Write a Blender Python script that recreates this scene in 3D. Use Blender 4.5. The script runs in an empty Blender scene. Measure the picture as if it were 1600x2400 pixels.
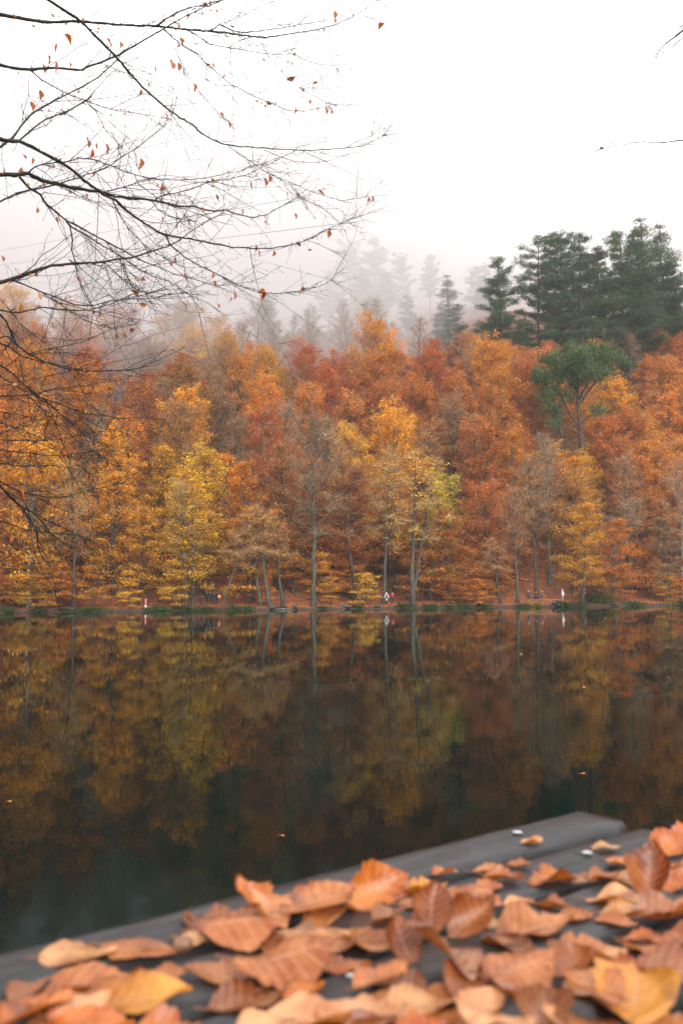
import bpy, math, random
import numpy as np
from mathutils import Vector, Matrix

R = math.radians
scene = bpy.context.scene
C = scene.collection

# ------------------------------------------------------------------ camera
F = 2100.0                                   # focal length in photo pixels (1600 wide)
CAM_Z = 1.60                                 # above the lake
PITCH, ROLL = math.atan2(200.0, F), R(-0.35)
cam_d = bpy.data.cameras.new('camera')
cam_d.sensor_fit = 'HORIZONTAL'
cam_d.sensor_width = 24.0
cam_d.lens = 24.0 * F / 1600.0
cam_d.clip_start, cam_d.clip_end = 0.05, 3000.0
cam_d.dof.use_dof = True
cam_d.dof.focus_distance = 130.0
cam_d.dof.aperture_fstop = 6.3
cam = bpy.data.objects.new('camera', cam_d)
C.objects.link(cam)
CAM = Matrix.Translation((0, 0, CAM_Z)) @ Matrix.Rotation(R(90) + PITCH, 4, 'X') @ Matrix.Rotation(ROLL, 4, 'Z')
cam.matrix_world = CAM
scene.camera = cam

# ------------------------------------------------------------------ sky, sun, exposure
SUN_EL, SUN_AZ = R(38), R(160)
world = bpy.data.worlds.new('World')
scene.world = world
world.use_nodes = True
wn, wl = world.node_tree.nodes, world.node_tree.links
bg = wn['Background']
sky = wn.new('ShaderNodeTexSky')
sky.sky_type = 'NISHITA'
sky.sun_disc = False
sky.sun_elevation, sky.sun_rotation = SUN_EL, SUN_AZ
hs = wn.new('ShaderNodeHueSaturation')
hs.inputs['Saturation'].default_value = 0.12
hs.inputs['Value'].default_value = 0.1
mx = wn.new('ShaderNodeMix'); mx.data_type = 'RGBA'
mx.inputs['Factor'].default_value = 0.85            # closed cloud over a little of the clear sky's shape
mx.inputs['B'].default_value = (1.0, 0.985, 0.98, 1)
wl.new(sky.outputs[0], hs.inputs['Color'])
wl.new(hs.outputs[0], mx.inputs['A'])
wl.new(mx.outputs['Result'], bg.inputs['Color'])
bg.inputs['Strength'].default_value = 1.0

sun_d = bpy.data.lights.new('sun', 'SUN')
sun_d.energy, sun_d.angle, sun_d.color = 1.5, R(50), (1.0, 0.96, 0.9)
sun = bpy.data.objects.new('sun', sun_d)
C.objects.link(sun)
sun.rotation_euler = (R(90) - SUN_EL, 0, R(180) - SUN_AZ)
sun.location = (0, -20, 60)

scene.view_settings.view_transform = 'Standard'
scene.view_settings.look = 'None'
scene.view_settings.exposure = 1.3
scene.view_settings.gamma = 1.0
scene.render.engine = 'CYCLES'
scene.cycles.max_bounces = 8
scene.cycles.diffuse_bounces = 3
scene.cycles.glossy_bounces = 3
scene.cycles.transmission_bounces = 4
scene.cycles.volume_bounces = 3
scene.cycles.sample_clamp_indirect = 6.0

# ------------------------------------------------------------------ pixel <-> place
CI = CAM.inverted()
EYE = CAM.translation.copy()
def ray(px, py):
    d = CAM.to_3x3() @ Vector(((px - 800) / F, (1200 - py) / F, -1.0))
    return d
def at_y(px, py, Y):                         # the point of that line of sight at depth Y
    d = ray(px, py); return EYE + d * (Y / d.y)
def at_z(px, py, z):                         # ... on the level z
    d = ray(px, py); return EYE + d * ((z - EYE.z) / d.z)
def to_px(p):
    q = CI @ Vector(p)
    return (800 + F * q.x / -q.z, 1200 - F * q.y / -q.z)

def sstep(a, b, x):
    t = np.clip((np.asarray(x, float) - a) / (b - a), 0, 1); return t * t * (3 - 2 * t)
def shore(x):
    x = np.asarray(x, float)
    xc = np.clip(x, -95, 95)
    return 121 + .36 * xc + 1.1 * np.sin(x * .13) + .8 * np.sin(x * .31 + 1) + .35 * np.sin(x * .9)
def hill(x, y):
    x = np.asarray(x, float); y = np.asarray(y, float)
    d = (y - shore(x)) * .94
    bed = np.maximum(-3.0, d * .45)
    bank = .42 * sstep(0, .7, d) + .5 * sstep(.7, 5, d)
    s = .68 + .2 * sstep(-45, 55, x)
    e = np.maximum(d - 5, 0)
    e = e * e / (e + 4)
    far = np.maximum(d - 95, 0)
    up = s * e - .55 * s * far
    up = up + sstep(6, 30, d) * (1.6 * np.sin(x * .06 + y * .04) + 1.0 * np.sin(x * .17 - y * .11 + 2) + .5 * np.sin(x * .45 + y * .38))
    return np.where(d < 0, bed, bank + up)
def near_bank(x, y):
    x = np.asarray(x, float); y = np.asarray(y, float)
    ye = 1.9 + 7.5 * sstep(3.1, 4.0, np.abs(x)) * 1.0 + .12 * np.sin(x * 2.3)
    return .54 - 3.5 * sstep(0, 3.0, y - ye) + .03 * np.sin(x * 3.1 + y * 2.0)
def ground(x, y):
    x = np.asarray(x, float); y = np.asarray(y, float)
    return np.where(y < 40, np.maximum(near_bank(x, y), -3), hill(x, y))
def gz(x, y): return float(ground(x, y))
def on_ground(px, py, y0=85, y1=420):
    d = ray(px, py); p = None
    y = y0
    while y < y1:
        p = EYE + d * (y / d.y)
        if p.z <= gz(p.x, p.y): return p
        y += .25
    return p

# ------------------------------------------------------------------ mesh helpers
def mesh_np(name, V, Q=None, T=None):
    me = bpy.data.meshes.new(name)
    V = np.asarray(V, np.float32).reshape(-1, 3)
    Q = np.zeros((0, 4), np.int32) if Q is None else np.asarray(Q, np.int32).reshape(-1, 4)
    T = np.zeros((0, 3), np.int32) if T is None else np.asarray(T, np.int32).reshape(-1, 3)
    nl = Q.size + T.size
    me.vertices.add(len(V)); me.vertices.foreach_set('co', V.ravel())
    me.loops.add(nl); me.loops.foreach_set('vertex_index', np.concatenate([Q.ravel(), T.ravel()]))
    me.polygons.add(len(Q) + len(T))
    st = np.concatenate([np.arange(len(Q)) * 4, Q.size + np.arange(len(T)) * 3]).astype(np.int32)
    me.polygons.foreach_set('loop_start', st)
    me.update(calc_edges=True)
    me.validate()
    return me
def smooth(me):
    me.polygons.foreach_set('use_smooth', np.ones(len(me.polygons), bool)); return me
class MB:
    def __init__(s): s.V, s.Q, s.n = [], [], 0
    def add(s, V, Q):
        V = np.asarray(V, float).reshape(-1, 3)
        s.V.append(V); s.Q.append(np.asarray(Q, int).reshape(-1, 4) + s.n); s.n += len(V)
    def tube(s, P, rad, k=6, cap=True, lump=0.0, rng=None):
        P = np.asarray(P, float); n = len(P)
        rad = np.broadcast_to(np.asarray(rad, float), (n,))
        T = np.gradient(P, axis=0); T /= np.linalg.norm(T, axis=1)[:, None] + 1e-9
        up = np.array([0, 0, 1.0]) if abs(T[0][2]) < .9 else np.array([1.0, 0, 0])
        a = np.arange(k) * 2 * math.pi / k
        V = np.zeros((n, k, 3))
        A = np.cross(T[0], up); A /= np.linalg.norm(A)
        for i in range(n):
            A = A - T[i] * (A @ T[i]); A /= np.linalg.norm(A) + 1e-9
            B = np.cross(T[i], A)
            r = rad[i] * np.ones(k)
            if lump and rng is not None: r = r * (1 + rng.uniform(-lump, lump, k))
            V[i] = P[i] + (np.cos(a) * r)[:, None] * A + (np.sin(a) * r)[:, None] * B
        Q = []
        for i in range(n - 1):
            for j in range(k):
                j2 = (j + 1) % k
                Q.append((i * k + j, i * k + j2, (i + 1) * k + j2, (i + 1) * k + j))
        V = V.reshape(-1, 3)
        if cap:
            V = np.vstack([V, P[0], P[-1]]); c0, c1 = n * k, n * k + 1
            for j in range(0, k, 2):
                Q.append((c0, (j + 2) % k, j + 1, j)); b = (n - 1) * k
                Q.append((c1, b + j, b + j + 1, b + (j + 2) % k))
        s.add(V, Q)
    def kites(s, P, A, B, la, lb):           # many pointed four-cornered blades at once
        P = np.asarray(P); n = len(P)
        la = np.asarray(la).reshape(-1, 1); lb = np.asarray(lb).reshape(-1, 1)
        V = np.stack([P - A * la, P + B * lb - A * la * .1, P + A * la, P - B * lb - A * la * .1], 1)
        s.add(V.reshape(-1, 3), np.arange(n * 4).reshape(-1, 4))
    def mesh(s, name, sm=True):
        me = mesh_np(name, np.vstack(s.V), np.vstack(s.Q))
        return smooth(me) if sm else me
def unit(v): return v / (np.linalg.norm(v, axis=-1, keepdims=True) + 1e-9)

def obj(name, me, mat=None, parent=None, loc=None):
    o = bpy.data.objects.new(name, me); C.objects.link(o)
    if mat is not None and me is not None and not me.materials: me.materials.append(mat)
    if parent is not None: o.parent = parent
    if loc is not None: o.location = loc
    return o
def tag(o, label=None, cat=None, group=None, kind=None):
    if label: o['label'] = label
    if cat: o['category'] = cat
    if group: o['group'] = group
    if kind: o['kind'] = kind
    return o
def empty(name, loc, rz=0.0):
    o = bpy.data.objects.new(name, None); C.objects.link(o)
    o.empty_display_size = .3; o.location = loc; o.rotation_euler = (0, 0, rz); return o

# ------------------------------------------------------------------ materials
def mat(name):
    m = bpy.data.materials.new(name); m.use_nodes = True
    nt = m.node_tree; nt.nodes.clear()
    return m, nt.nodes, nt.links, nt.nodes.new('ShaderNodeOutputMaterial')
def noise(N, L, scale, detail=3, vec=None, rough=.6):
    n = N.new('ShaderNodeTexNoise'); n.inputs['Scale'].default_value = scale
    n.inputs['Detail'].default_value = detail; n.inputs['Roughness'].default_value = rough
    if vec is not None: L.new(vec, n.inputs['Vector'])
    return n.outputs['Fac']
def ramp(N, L, fac, stops):
    r = N.new('ShaderNodeValToRGB'); L.new(fac, r.inputs['Fac'])
    e = r.color_ramp.elements
    while len(e) < len(stops): e.new(.5)
    for i, (p, c) in enumerate(stops): e[i].position = p; e[i].color = (*c, 1)
    return r.outputs['Color']
def math_n(N, L, op, a, b=None):
    m = N.new('ShaderNodeMath'); m.operation = op
    for i, v in enumerate((a, b)):
        if v is None: continue
        if isinstance(v, (int, float)): m.inputs[i].default_value = v
        else: L.new(v, m.inputs[i])
    return m.outputs[0]
def mixc(N, L, fac, a, b, blend='MIX'):
    m = N.new('ShaderNodeMix'); m.data_type = 'RGBA'; m.blend_type = blend
    for k, v in (('Factor', fac), ('A', a), ('B', b)):
        if isinstance(v, (int, float)): m.inputs[k].default_value = v
        elif isinstance(v, tuple): m.inputs[k].default_value = (*v, 1)
        else: L.new(v, m.inputs[k])
    return m.outputs['Result']
def texco(N, which='Object'): return N.new('ShaderNodeTexCoord').outputs[which]

def foliage_mat(name, transl=.35, hue=.03, val=.45, second=None):
    m, N, L, out = mat(name)
    oi = N.new('ShaderNodeObjectInfo'); ge = N.new('ShaderNodeNewGeometry')
    col = oi.outputs['Color']
    nz = noise(N, L, .45, 2, texco(N))
    f = N.new('ShaderNodeMapRange'); L.new(nz, f.inputs['Value'])
    f.inputs['From Min'].default_value = .42; f.inputs['From Max'].default_value = .62
    if second is not None:                     # patches of another leaf tint through the crown
        tint = mixc(N, L, .55, col, second)
        col = mixc(N, L, f.outputs['Result'], col, tint)
    h = N.new('ShaderNodeHueSaturation')
    rnd = ge.outputs['Random Per Island']
    mr = N.new('ShaderNodeMapRange'); L.new(rnd, mr.inputs['Value'])
    mr.inputs['To Min'].default_value = .5 - hue; mr.inputs['To Max'].default_value = .5 + hue
    L.new(mr.outputs['Result'], h.inputs['Hue'])
    r2 = math_n(N, L, 'FRACT', math_n(N, L, 'MULTIPLY', rnd, 17.31))
    mv = N.new('ShaderNodeMapRange'); L.new(r2, mv.inputs['Value'])
    mv.inputs['To Min'].default_value = 1 - val; mv.inputs['To Max'].default_value = 1 + val
    L.new(mv.outputs['Result'], h.inputs['Value']); L.new(col, h.inputs['Color'])
    d = N.new('ShaderNodeBsdfDiffuse'); t = N.new('ShaderNodeBsdfTranslucent')
    L.new(h.outputs[0], d.inputs['Color']); L.new(h.outputs[0], t.inputs['Color'])
    ms = N.new('ShaderNodeMixShader'); ms.inputs[0].default_value = transl
    L.new(d.outputs[0], ms.inputs[1]); L.new(t.outputs[0], ms.inputs[2]); L.new(ms.outputs[0], out.inputs['Surface'])
    return m
M = {}
M['leaves'] = foliage_mat('autumn_foliage', .42, .022, .5, (.30, .13, .04))
M['needles'] = foliage_mat('pine_needles', .2, .03, .5, (.035, .065, .038))
M['plants'] = foliage_mat('bank_plants', .3, .05, .5, (.05, .09, .02))
def bark_mat(name, c1, c2, c3, scale=1.0, moss=None):
    m, N, L, out = mat(name)
    oi = N.new('ShaderNodeObjectInfo')
    v = N.new('ShaderNodeMapping'); L.new(texco(N), v.inputs['Vector'])
    v.inputs['Scale'].default_value = (3 * scale, 3 * scale, .8 * scale)
    a = noise(N, L, 1.0, 5, v.outputs[0])
    col = ramp(N, L, a, [(.32, c1), (.52, c2), (.7, c3)])
    if moss is not None:
        b = noise(N, L, .9 * scale, 3, texco(N))
        f = N.new('ShaderNodeMapRange'); L.new(b, f.inputs['Value'])
        f.inputs['From Min'].default_value = .5; f.inputs['From Max'].default_value = .62
        col = mixc(N, L, f.outputs['Result'], col, moss)
    p = N.new('ShaderNodeBsdfPrincipled'); L.new(col, p.inputs['Base Color']); p.inputs['Roughness'].default_value = .85
    bp = N.new('ShaderNodeBump'); bp.inputs['Strength'].default_value = .4; bp.inputs['Distance'].default_value = .03 / scale
    L.new(a, bp.inputs['Height']); L.new(bp.outputs[0], p.inputs['Normal'])
    L.new(p.outputs[0], out.inputs['Surface'])
    return m
M['bark_grey'] = bark_mat('grey_beech_bark', (.02, .017, .013), (.05, .043, .034), (.105, .092, .076), 1, (.07, .075, .035))
M['bark_dark'] = bark_mat('dark_oak_bark', (.012, .011, .009), (.035, .03, .024), (.08, .07, .05), 1)
M['bark_pale'] = bark_mat('pale_bark', (.05, .043, .036), (.125, .11, .092), (.23, .205, .178), 1, (.12, .12, .08))
M['bark_red'] = bark_mat('pine_bark', (.022, .011, .008), (.06, .025, .016), (.1, .045, .03), 1)
M['bark_near'] = bark_mat('wet_branch_bark', (.003, .003, .0035), (.007, .0065, .0065), (.015, .014, .013), 18, (.010, .012, .004))
M['twig_grey'] = foliage_mat('twig_haze', .0, .02, .45)

# ------------------------------------------------------------------ the setting: one sheet of land, the lake on it
def axis(parts):
    out = []
    for a, b, st in parts: out += list(np.arange(a, b, st))
    return np.array(sorted(set(np.round(out + [parts[-1][1]], 3))))
gx = axis([(-520, -110, 20), (-110, -8, 2.0), (-8, 8, .25), (8, 110, 2.0), (110, 521, 20)])
gy = axis([(-45, -6, 3), (-6, 13, .3), (13, 84, 6), (84, 176, .55), (176, 260, 2.0), (260, 640, 15)])
GX, GY = np.meshgrid(gx, gy)
GZ = ground(GX, GY)
nx, ny = len(gx), len(gy)
idx = np.arange(nx * ny).reshape(ny, nx)
quads = np.stack([idx[:-1, :-1], idx[:-1, 1:], idx[1:, 1:], idx[1:, :-1]], -1).reshape(-1, 4)
m, N, L, out = mat('leaf_littered_soil')
oc = texco(N)
a = noise(N, L, 1.4, 8, oc, .75); b = noise(N, L, .12, 4, oc)
c1 = ramp(N, L, a, [(.30, (.03, .014, .008)), (.45, (.14, .042, .014)), (.58, (.29, .09, .026)), (.72, (.40, .16, .055))])
c2 = ramp(N, L, a, [(.35, (.03, .02, .012)), (.55, (.15, .06, .02)), (.7, (.2, .09, .035))])
p = N.new('ShaderNodeBsdfPrincipled'); p.inputs['Roughness'].default_value = .95
gp = N.new('ShaderNodeNewGeometry'); sx = N.new('ShaderNodeSeparateXYZ'); L.new(gp.outputs['Position'], sx.inputs[0])
wetb = N.new('ShaderNodeMapRange'); L.new(math_n(N, L, 'ADD', sx.outputs[2], math_n(N, L, 'MULTIPLY', a, .5)), wetb.inputs['Value'])
wetb.inputs['From Min'].default_value = .42; wetb.inputs['From Max'].default_value = .72
L.new(mixc(N, L, wetb.outputs['Result'], (.035, .02, .012), mixc(N, L, b, c1, c2)), p.inputs['Base Color'])
bp = N.new('ShaderNodeBump'); bp.inputs['Strength'].default_value = .6; bp.inputs['Distance'].default_value = .1
L.new(a, bp.inputs['Height']); L.new(bp.outputs[0], p.inputs['Normal']); L.new(p.outputs[0], out.inputs['Surface'])
M['soil'] = m
tag(obj('terrain', smooth(mesh_np('terrain', np.stack([GX, GY, GZ], -1), quads)), m),
    'wooded hillside and lake banks covered with fallen leaves', None, None, 'structure')

m, N, L, out = mat('dark_lake_water')
oc = texco(N)
mp = N.new('ShaderNodeMapping'); L.new(oc, mp.inputs['Vector']); mp.inputs['Scale'].default_value = (.8, 2.2, 1)
n1 = noise(N, L, 2.2, 3, mp.outputs[0], .55)
mp2 = N.new('ShaderNodeMapping'); L.new(oc, mp2.inputs['Vector']); mp2.inputs['Scale'].default_value = (.06, .12, 1)
n2 = noise(N, L, 1.0, 2, mp2.outputs[0])
pr = N.new('ShaderNodeMapRange'); L.new(n2, pr.inputs['Value'])
pr.inputs['From Min'].default_value = .46; pr.inputs['From Max'].default_value = .66; pr.inputs['To Min'].default_value = .12; pr.inputs['To Max'].default_value = .6
hgt = math_n(N, L, 'MULTIPLY', n1, pr.outputs['Result'])
bp = N.new('ShaderNodeBump'); bp.inputs['Strength'].default_value = .2; bp.inputs['Distance'].default_value = .010
L.new(hgt, bp.inputs['Height'])
fr = N.new('ShaderNodeFresnel'); fr.inputs['IOR'].default_value = 1.095; L.new(bp.outputs[0], fr.inputs['Normal'])
gl = N.new('ShaderNodeBsdfGlossy'); gl.inputs['Roughness'].default_value = .005; gl.inputs['Color'].default_value = (.94, 1, .97, 1)
L.new(bp.outputs[0], gl.inputs['Normal'])
df = N.new('ShaderNodeBsdfDiffuse'); df.inputs['Color'].default_value = (.0010, .0058, .0053, 1)
ms = N.new('ShaderNodeMixShader'); L.new(fr.outputs[0], ms.inputs[0]); L.new(df.outputs[0], ms.inputs[1]); L.new(gl.outputs[0], ms.inputs[2])
L.new(ms.outputs[0], out.inputs['Surface'])
M['water'] = m
tag(obj('lake_water', mesh_np('lake_water', [(-505, -40, 0), (505, -40, 0), (505, 300, 0), (-505, 300, 0)], [(0, 1, 2, 3)]), m),
    'still dark lake water mirroring the autumn forest', None, None, 'structure')

# ------------------------------------------------------------------ forest trees: kinds
def rand_dirs(rng, n, flat=1.0):
    v = rng.normal(size=(n, 3)); v[:, 2] *= flat; return unit(v)
def blades(mb, rng, P, size, aspect, flat, droop=0.0):
    n = len(P)
    A = rand_dirs(rng, n, flat); A[:, 2] -= droop; A = unit(A)
    Bv = rand_dirs(rng, n, flat * .8 + .1); B = unit(np.cross(np.cross(A, Bv), A))
    s = size * rng.uniform(.6, 1.35, n)
    mb.kites(P, A, B, s, s * aspect)
def gen_broadleaf(seed, H=21, base=.3, rad=5.0, n_limb=26, leaves=8000, size=.2, flat=.4, spread=.7, vspread=.25,
                  twigs=900, twig_len=.7, lean=0.0, fork=0, r0=None, topful=1.0, tw=.02, egg=False):
    """returns (trunk mesh, crown mesh or None)"""
    rng = np.random.default_rng(seed)
    tb, cr = MB(), MB()
    r0 = r0 or H * .0125
    nT = 12
    tt = np.linspace(0, 1, nT)
    stems = []
    for k in range(1 + fork):
        wx = np.cumsum(rng.normal(0, .16, nT)) * H / 24; wy = np.cumsum(rng.normal(0, .16, nT)) * H / 24
        dirn = rng.uniform(-.1, .1) + (0 if not fork else (-.085, .1, .02)[k])
        P = np.stack([wx - wx[0] + (lean + dirn) * H * tt ** 1.15, wy - wy[0], H * tt * (1 - .06 * k)], 1)
        P[0, 2] = -.8
        rr = r0 * (1 - tt) ** .75 * (1 if k == 0 else .8) + .02
        rr[0] *= 1.7; rr[1] *= 1.08
        tb.tube(P, rr, 8, True, .1, rng)
        stems.append((P, rr))
    subs = []
    for i in range(n_limb):
        P, rr = stems[i % len(stems)]
        u = (i + rng.uniform(0, 1)) / n_limb
        t = base + (1 - base) * u ** .9 * .97
        o = np.array([np.interp(t, tt, P[:, j]) for j in range(3)]); r = np.interp(t, tt, rr)
        az = i * 2.4 + rng.uniform(-.5, .5)
        el = R(8 + 62 * u + rng.uniform(-12, 12))
        prof = (math.sin(math.pi * min(1, (.12 + .88 * u)) ** .8) ** .6) * (.55 + .45 * (1 - u)) + .16
        if egg:
            el = R(22 + 58 * u + rng.uniform(-12, 12)); prof = math.sin(math.pi * (.16 + .72 * u)) ** .8 + .08
        Ln = rad * prof * rng.uniform(.75, 1.2) * (1.0 if u < .8 else topful)
        s = np.linspace(0, 1, 6)
        dx = np.array([math.cos(az), math.sin(az), 0])
        z = math.sin(el) * Ln * s - .12 * Ln * s ** 2 * (1 - u)
        Q = o + np.outer(math.cos(el) * Ln * s, dx) + np.outer(z, [0, 0, 1]) + np.cumsum(rng.normal(0, .05 * Ln / 5, (6, 3)), 0) * (s[:, None] > 0)
        tb.tube(Q, max(.03, r * .45) * (1 - s) ** .8 + .014, 5, False)
        subs.append((Q, Ln * .22, 1.0))
        for j in range(6):
            a = rng.uniform(.25, 1.0); q = np.array([np.interp(a, s, Q[:, c]) for c in range(3)])
            az2 = az + rng.choice([-1, 1]) * rng.uniform(.4, 1.3); el2 = el * .55 + R(rng.uniform(-10, 22))
            l2 = Ln * rng.uniform(.28, .5) * (1.25 - a * .5)
            e = np.array([math.cos(az2) * math.cos(el2), math.sin(az2) * math.cos(el2), math.sin(el2)]) * l2
            W = np.array([q, q + e * .5 + rng.normal(0, .04 * l2, 3), q + e])
            tb.tube(W, [max(.016, r * .16), .016, .01], 3, False)
            subs.append((W, l2, 1.0))
    w = np.array([s[1] for s in subs]); w /= w.sum()
    def pick(n, a0):
        k = rng.choice(len(subs), n, p=w); a = a0 + (1 - a0) * rng.uniform(0, 1, n)
        out = np.zeros((n, 3))
        for i in range(len(subs)):
            sel = k == i
            Q = subs[i][0]; s = np.linspace(0, 1, len(Q))
            for c in range(3): out[sel, c] = np.interp(a[sel], s, Q[:, c])
        return out
    if twigs:
        # separate thin twigs
        P = pick(twigs, .2)
        A = rand_dirs(rng, twigs, .6); A[:, 2] += .35; A = unit(A)
        B = unit(np.cross(A, rand_dirs(rng, twigs)))
        ln = twig_len * rng.uniform(.5, 1.4, twigs)
        cr_t = MB(); cr_t.kites(P + A * ln[:, None] * .8, A, B, ln, np.full(twigs, tw))
        tw_me = cr_t.mesh('twigs', False)
    else: tw_me = None
    cm = None
    if leaves:
        # clumped: leaves gather in sprays round a limited number of centres
        nc = max(40, leaves // 34)
        cen = pick(nc, .3)
        k = rng.integers(0, nc, leaves)
        off = rng.normal(size=(leaves, 3)) * np.array([spread, spread, vspread]) * rng.uniform(.5, 1.1, (leaves, 1))
        blades(cr, rng, cen[k] + off, size, .55, flat)
        cm = cr.mesh('crown', False)
    return tb.mesh('trunk'), cm, tw_me
def gen_conifer(seed, H=27, base=.35, rad=4.2, whorls=17, per=6, tufts=9000, size=.34, peak=1.0, ragged=.3, up=.1):
    rng = np.random.default_rng(seed)
    tb, cr = MB(), MB()
    tt = np.linspace(0, 1, 10)
    P = np.stack([np.cumsum(rng.normal(0, .12, 10)), np.cumsum(rng.normal(0, .12, 10)), H * tt], 1); P[0, 2] = -1
    rr = H * .011 * (1 - tt) ** .8 + .03
    tb.tube(P, rr, 7, True, .08, rng)
    segs = []
    for i in range(whorls):
        u = (i + rng.uniform(-.3, .3)) / (whorls - 1); u = min(max(u, 0), 1)
        t = base + (1 - base) * u * .985
        o = np.array([np.interp(t, tt, P[:, j]) for j in range(3)])
        prof = ((1 - u) ** peak) * .92 + .1
        if u < .15: prof *= .6 + u * 2.6
        for j in range(per):
            if rng.random() < .24: continue
            az = j * 2 * math.pi / per + i * 1.1 + rng.uniform(-.4, .4)
            Ln = rad * prof * (1 + rng.uniform(-ragged, ragged))
            e = np.array([math.cos(az), math.sin(az), 0])
            s = np.linspace(0, 1, 5)
            el = up + .5 * u
            Q = o + np.outer(Ln * s, e) + np.outer(Ln * (el * s - .22 * s + .24 * s ** 2.2), [0, 0, 1]) + rng.normal(0, .05, (5, 3)) * s[:, None]
            tb.tube(Q, .07 * (1 - s) * (1.1 - u) + .016, 4, False)
            segs.append((Q, Ln))
    w = np.array([s[1] for s in segs]) ** 1.35; w /= w.sum()
    ncl = tufts // 18
    k = rng.choice(len(segs), ncl, p=w); a = .3 + .7 * rng.uniform(0, 1, ncl) ** .7
    cen = np.zeros((ncl, 3))
    for q in range(ncl):
        Q = segs[k[q]][0]; f = a[q] * 4; i = min(int(f), 3); cen[q] = Q[i] + (Q[i + 1] - Q[i]) * (f - i)
    cen += rng.normal(size=cen.shape) * np.array([.5, .5, .1]) * (np.array([segs[i][1] for i in k])[:, None] / rad + .2)
    kk = rng.integers(0, ncl, tufts)
    A = rand_dirs(rng, tufts, .7); A[:, 2] += .35; A = unit(A)
    B = unit(np.cross(A, rand_dirs(rng, tufts)))
    s = size * rng.uniform(.55, 1.25, tufts)
    cr.kites(cen[kk] + A * s[:, None] * .8 + rng.normal(size=(tufts, 3)) * np.array([.32, .32, .12]), A, B, s, s * .11)
    return tb.mesh('trunk'), cr.mesh('crown', False), None

KIND = {}
for i in range(4):   # full round crowns of the hillside
    KIND['round%d' % i] = gen_broadleaf(10 + i, 18 + i, .26, 6.0, 40, 13000, .16, .9, .5, .42, 1300, .7, egg=True)
for i in range(4):   # thin rusty crowns, twigs showing
    KIND['thin%d' % i] = gen_broadleaf(30 + i, 19 + i, .3, 5.2, 36, 10000, .135, .9, .55, .45, 2200, .75, egg=True)
for i in range(4):   # layered sprays, gold, by the water
    KIND['layer%d' % i] = gen_broadleaf(50 + i, 17 + 1.5 * i, .1, 4.7, 38, 9500, .165, .5, .65, .27, 900, .7, egg=(i % 2 == 0))
for i in range(3):   # nearly bare
    KIND['bare%d' % i] = gen_broadleaf(70 + i, 22, .35, 4.2, 32, 900, .15, .7, .6, .4, 2600, .8, tw=.017, egg=True)
KIND['fork0'] = gen_broadleaf(81, 22, .4, 3.6, 26, 1500, .19, .2, .7, .1, 2200, .7, fork=1, r0=.36)
KIND['lean0'] = gen_broadleaf(83, 14, .45, 2.8, 18, 260, .16, .6, .5, .3, 1800, .7, lean=.42, r0=.17)
KIND['bent0'] = gen_broadleaf(85, 15, .45, 3.2, 20, 900, .18, .4, .6, .2, 2000, .7, lean=-.2, r0=.3)
for i in range(3):   # young trees and bushes with drooping layered sprays
    KIND['young%d' % i] = gen_broadleaf(90 + i, 6.5 + i, .06, 3.1, 20, 4200, .15, .3, .65, .16, 500, .5, r0=.07)
for i in range(3):
    KIND['pine%d' % i] = gen_conifer(110 + i, 28 + i * 1.5, (.3, .24, .34)[i], (4.6, 5.4, 5.0)[i], 17, 7, 32000, .34, (.6, .38, .45)[i], .6)
KIND['spire0'] = gen_conifer(120, 20, .06, 4.6, 20, 8, 20000, .3, .9, .28, .05)
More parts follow.
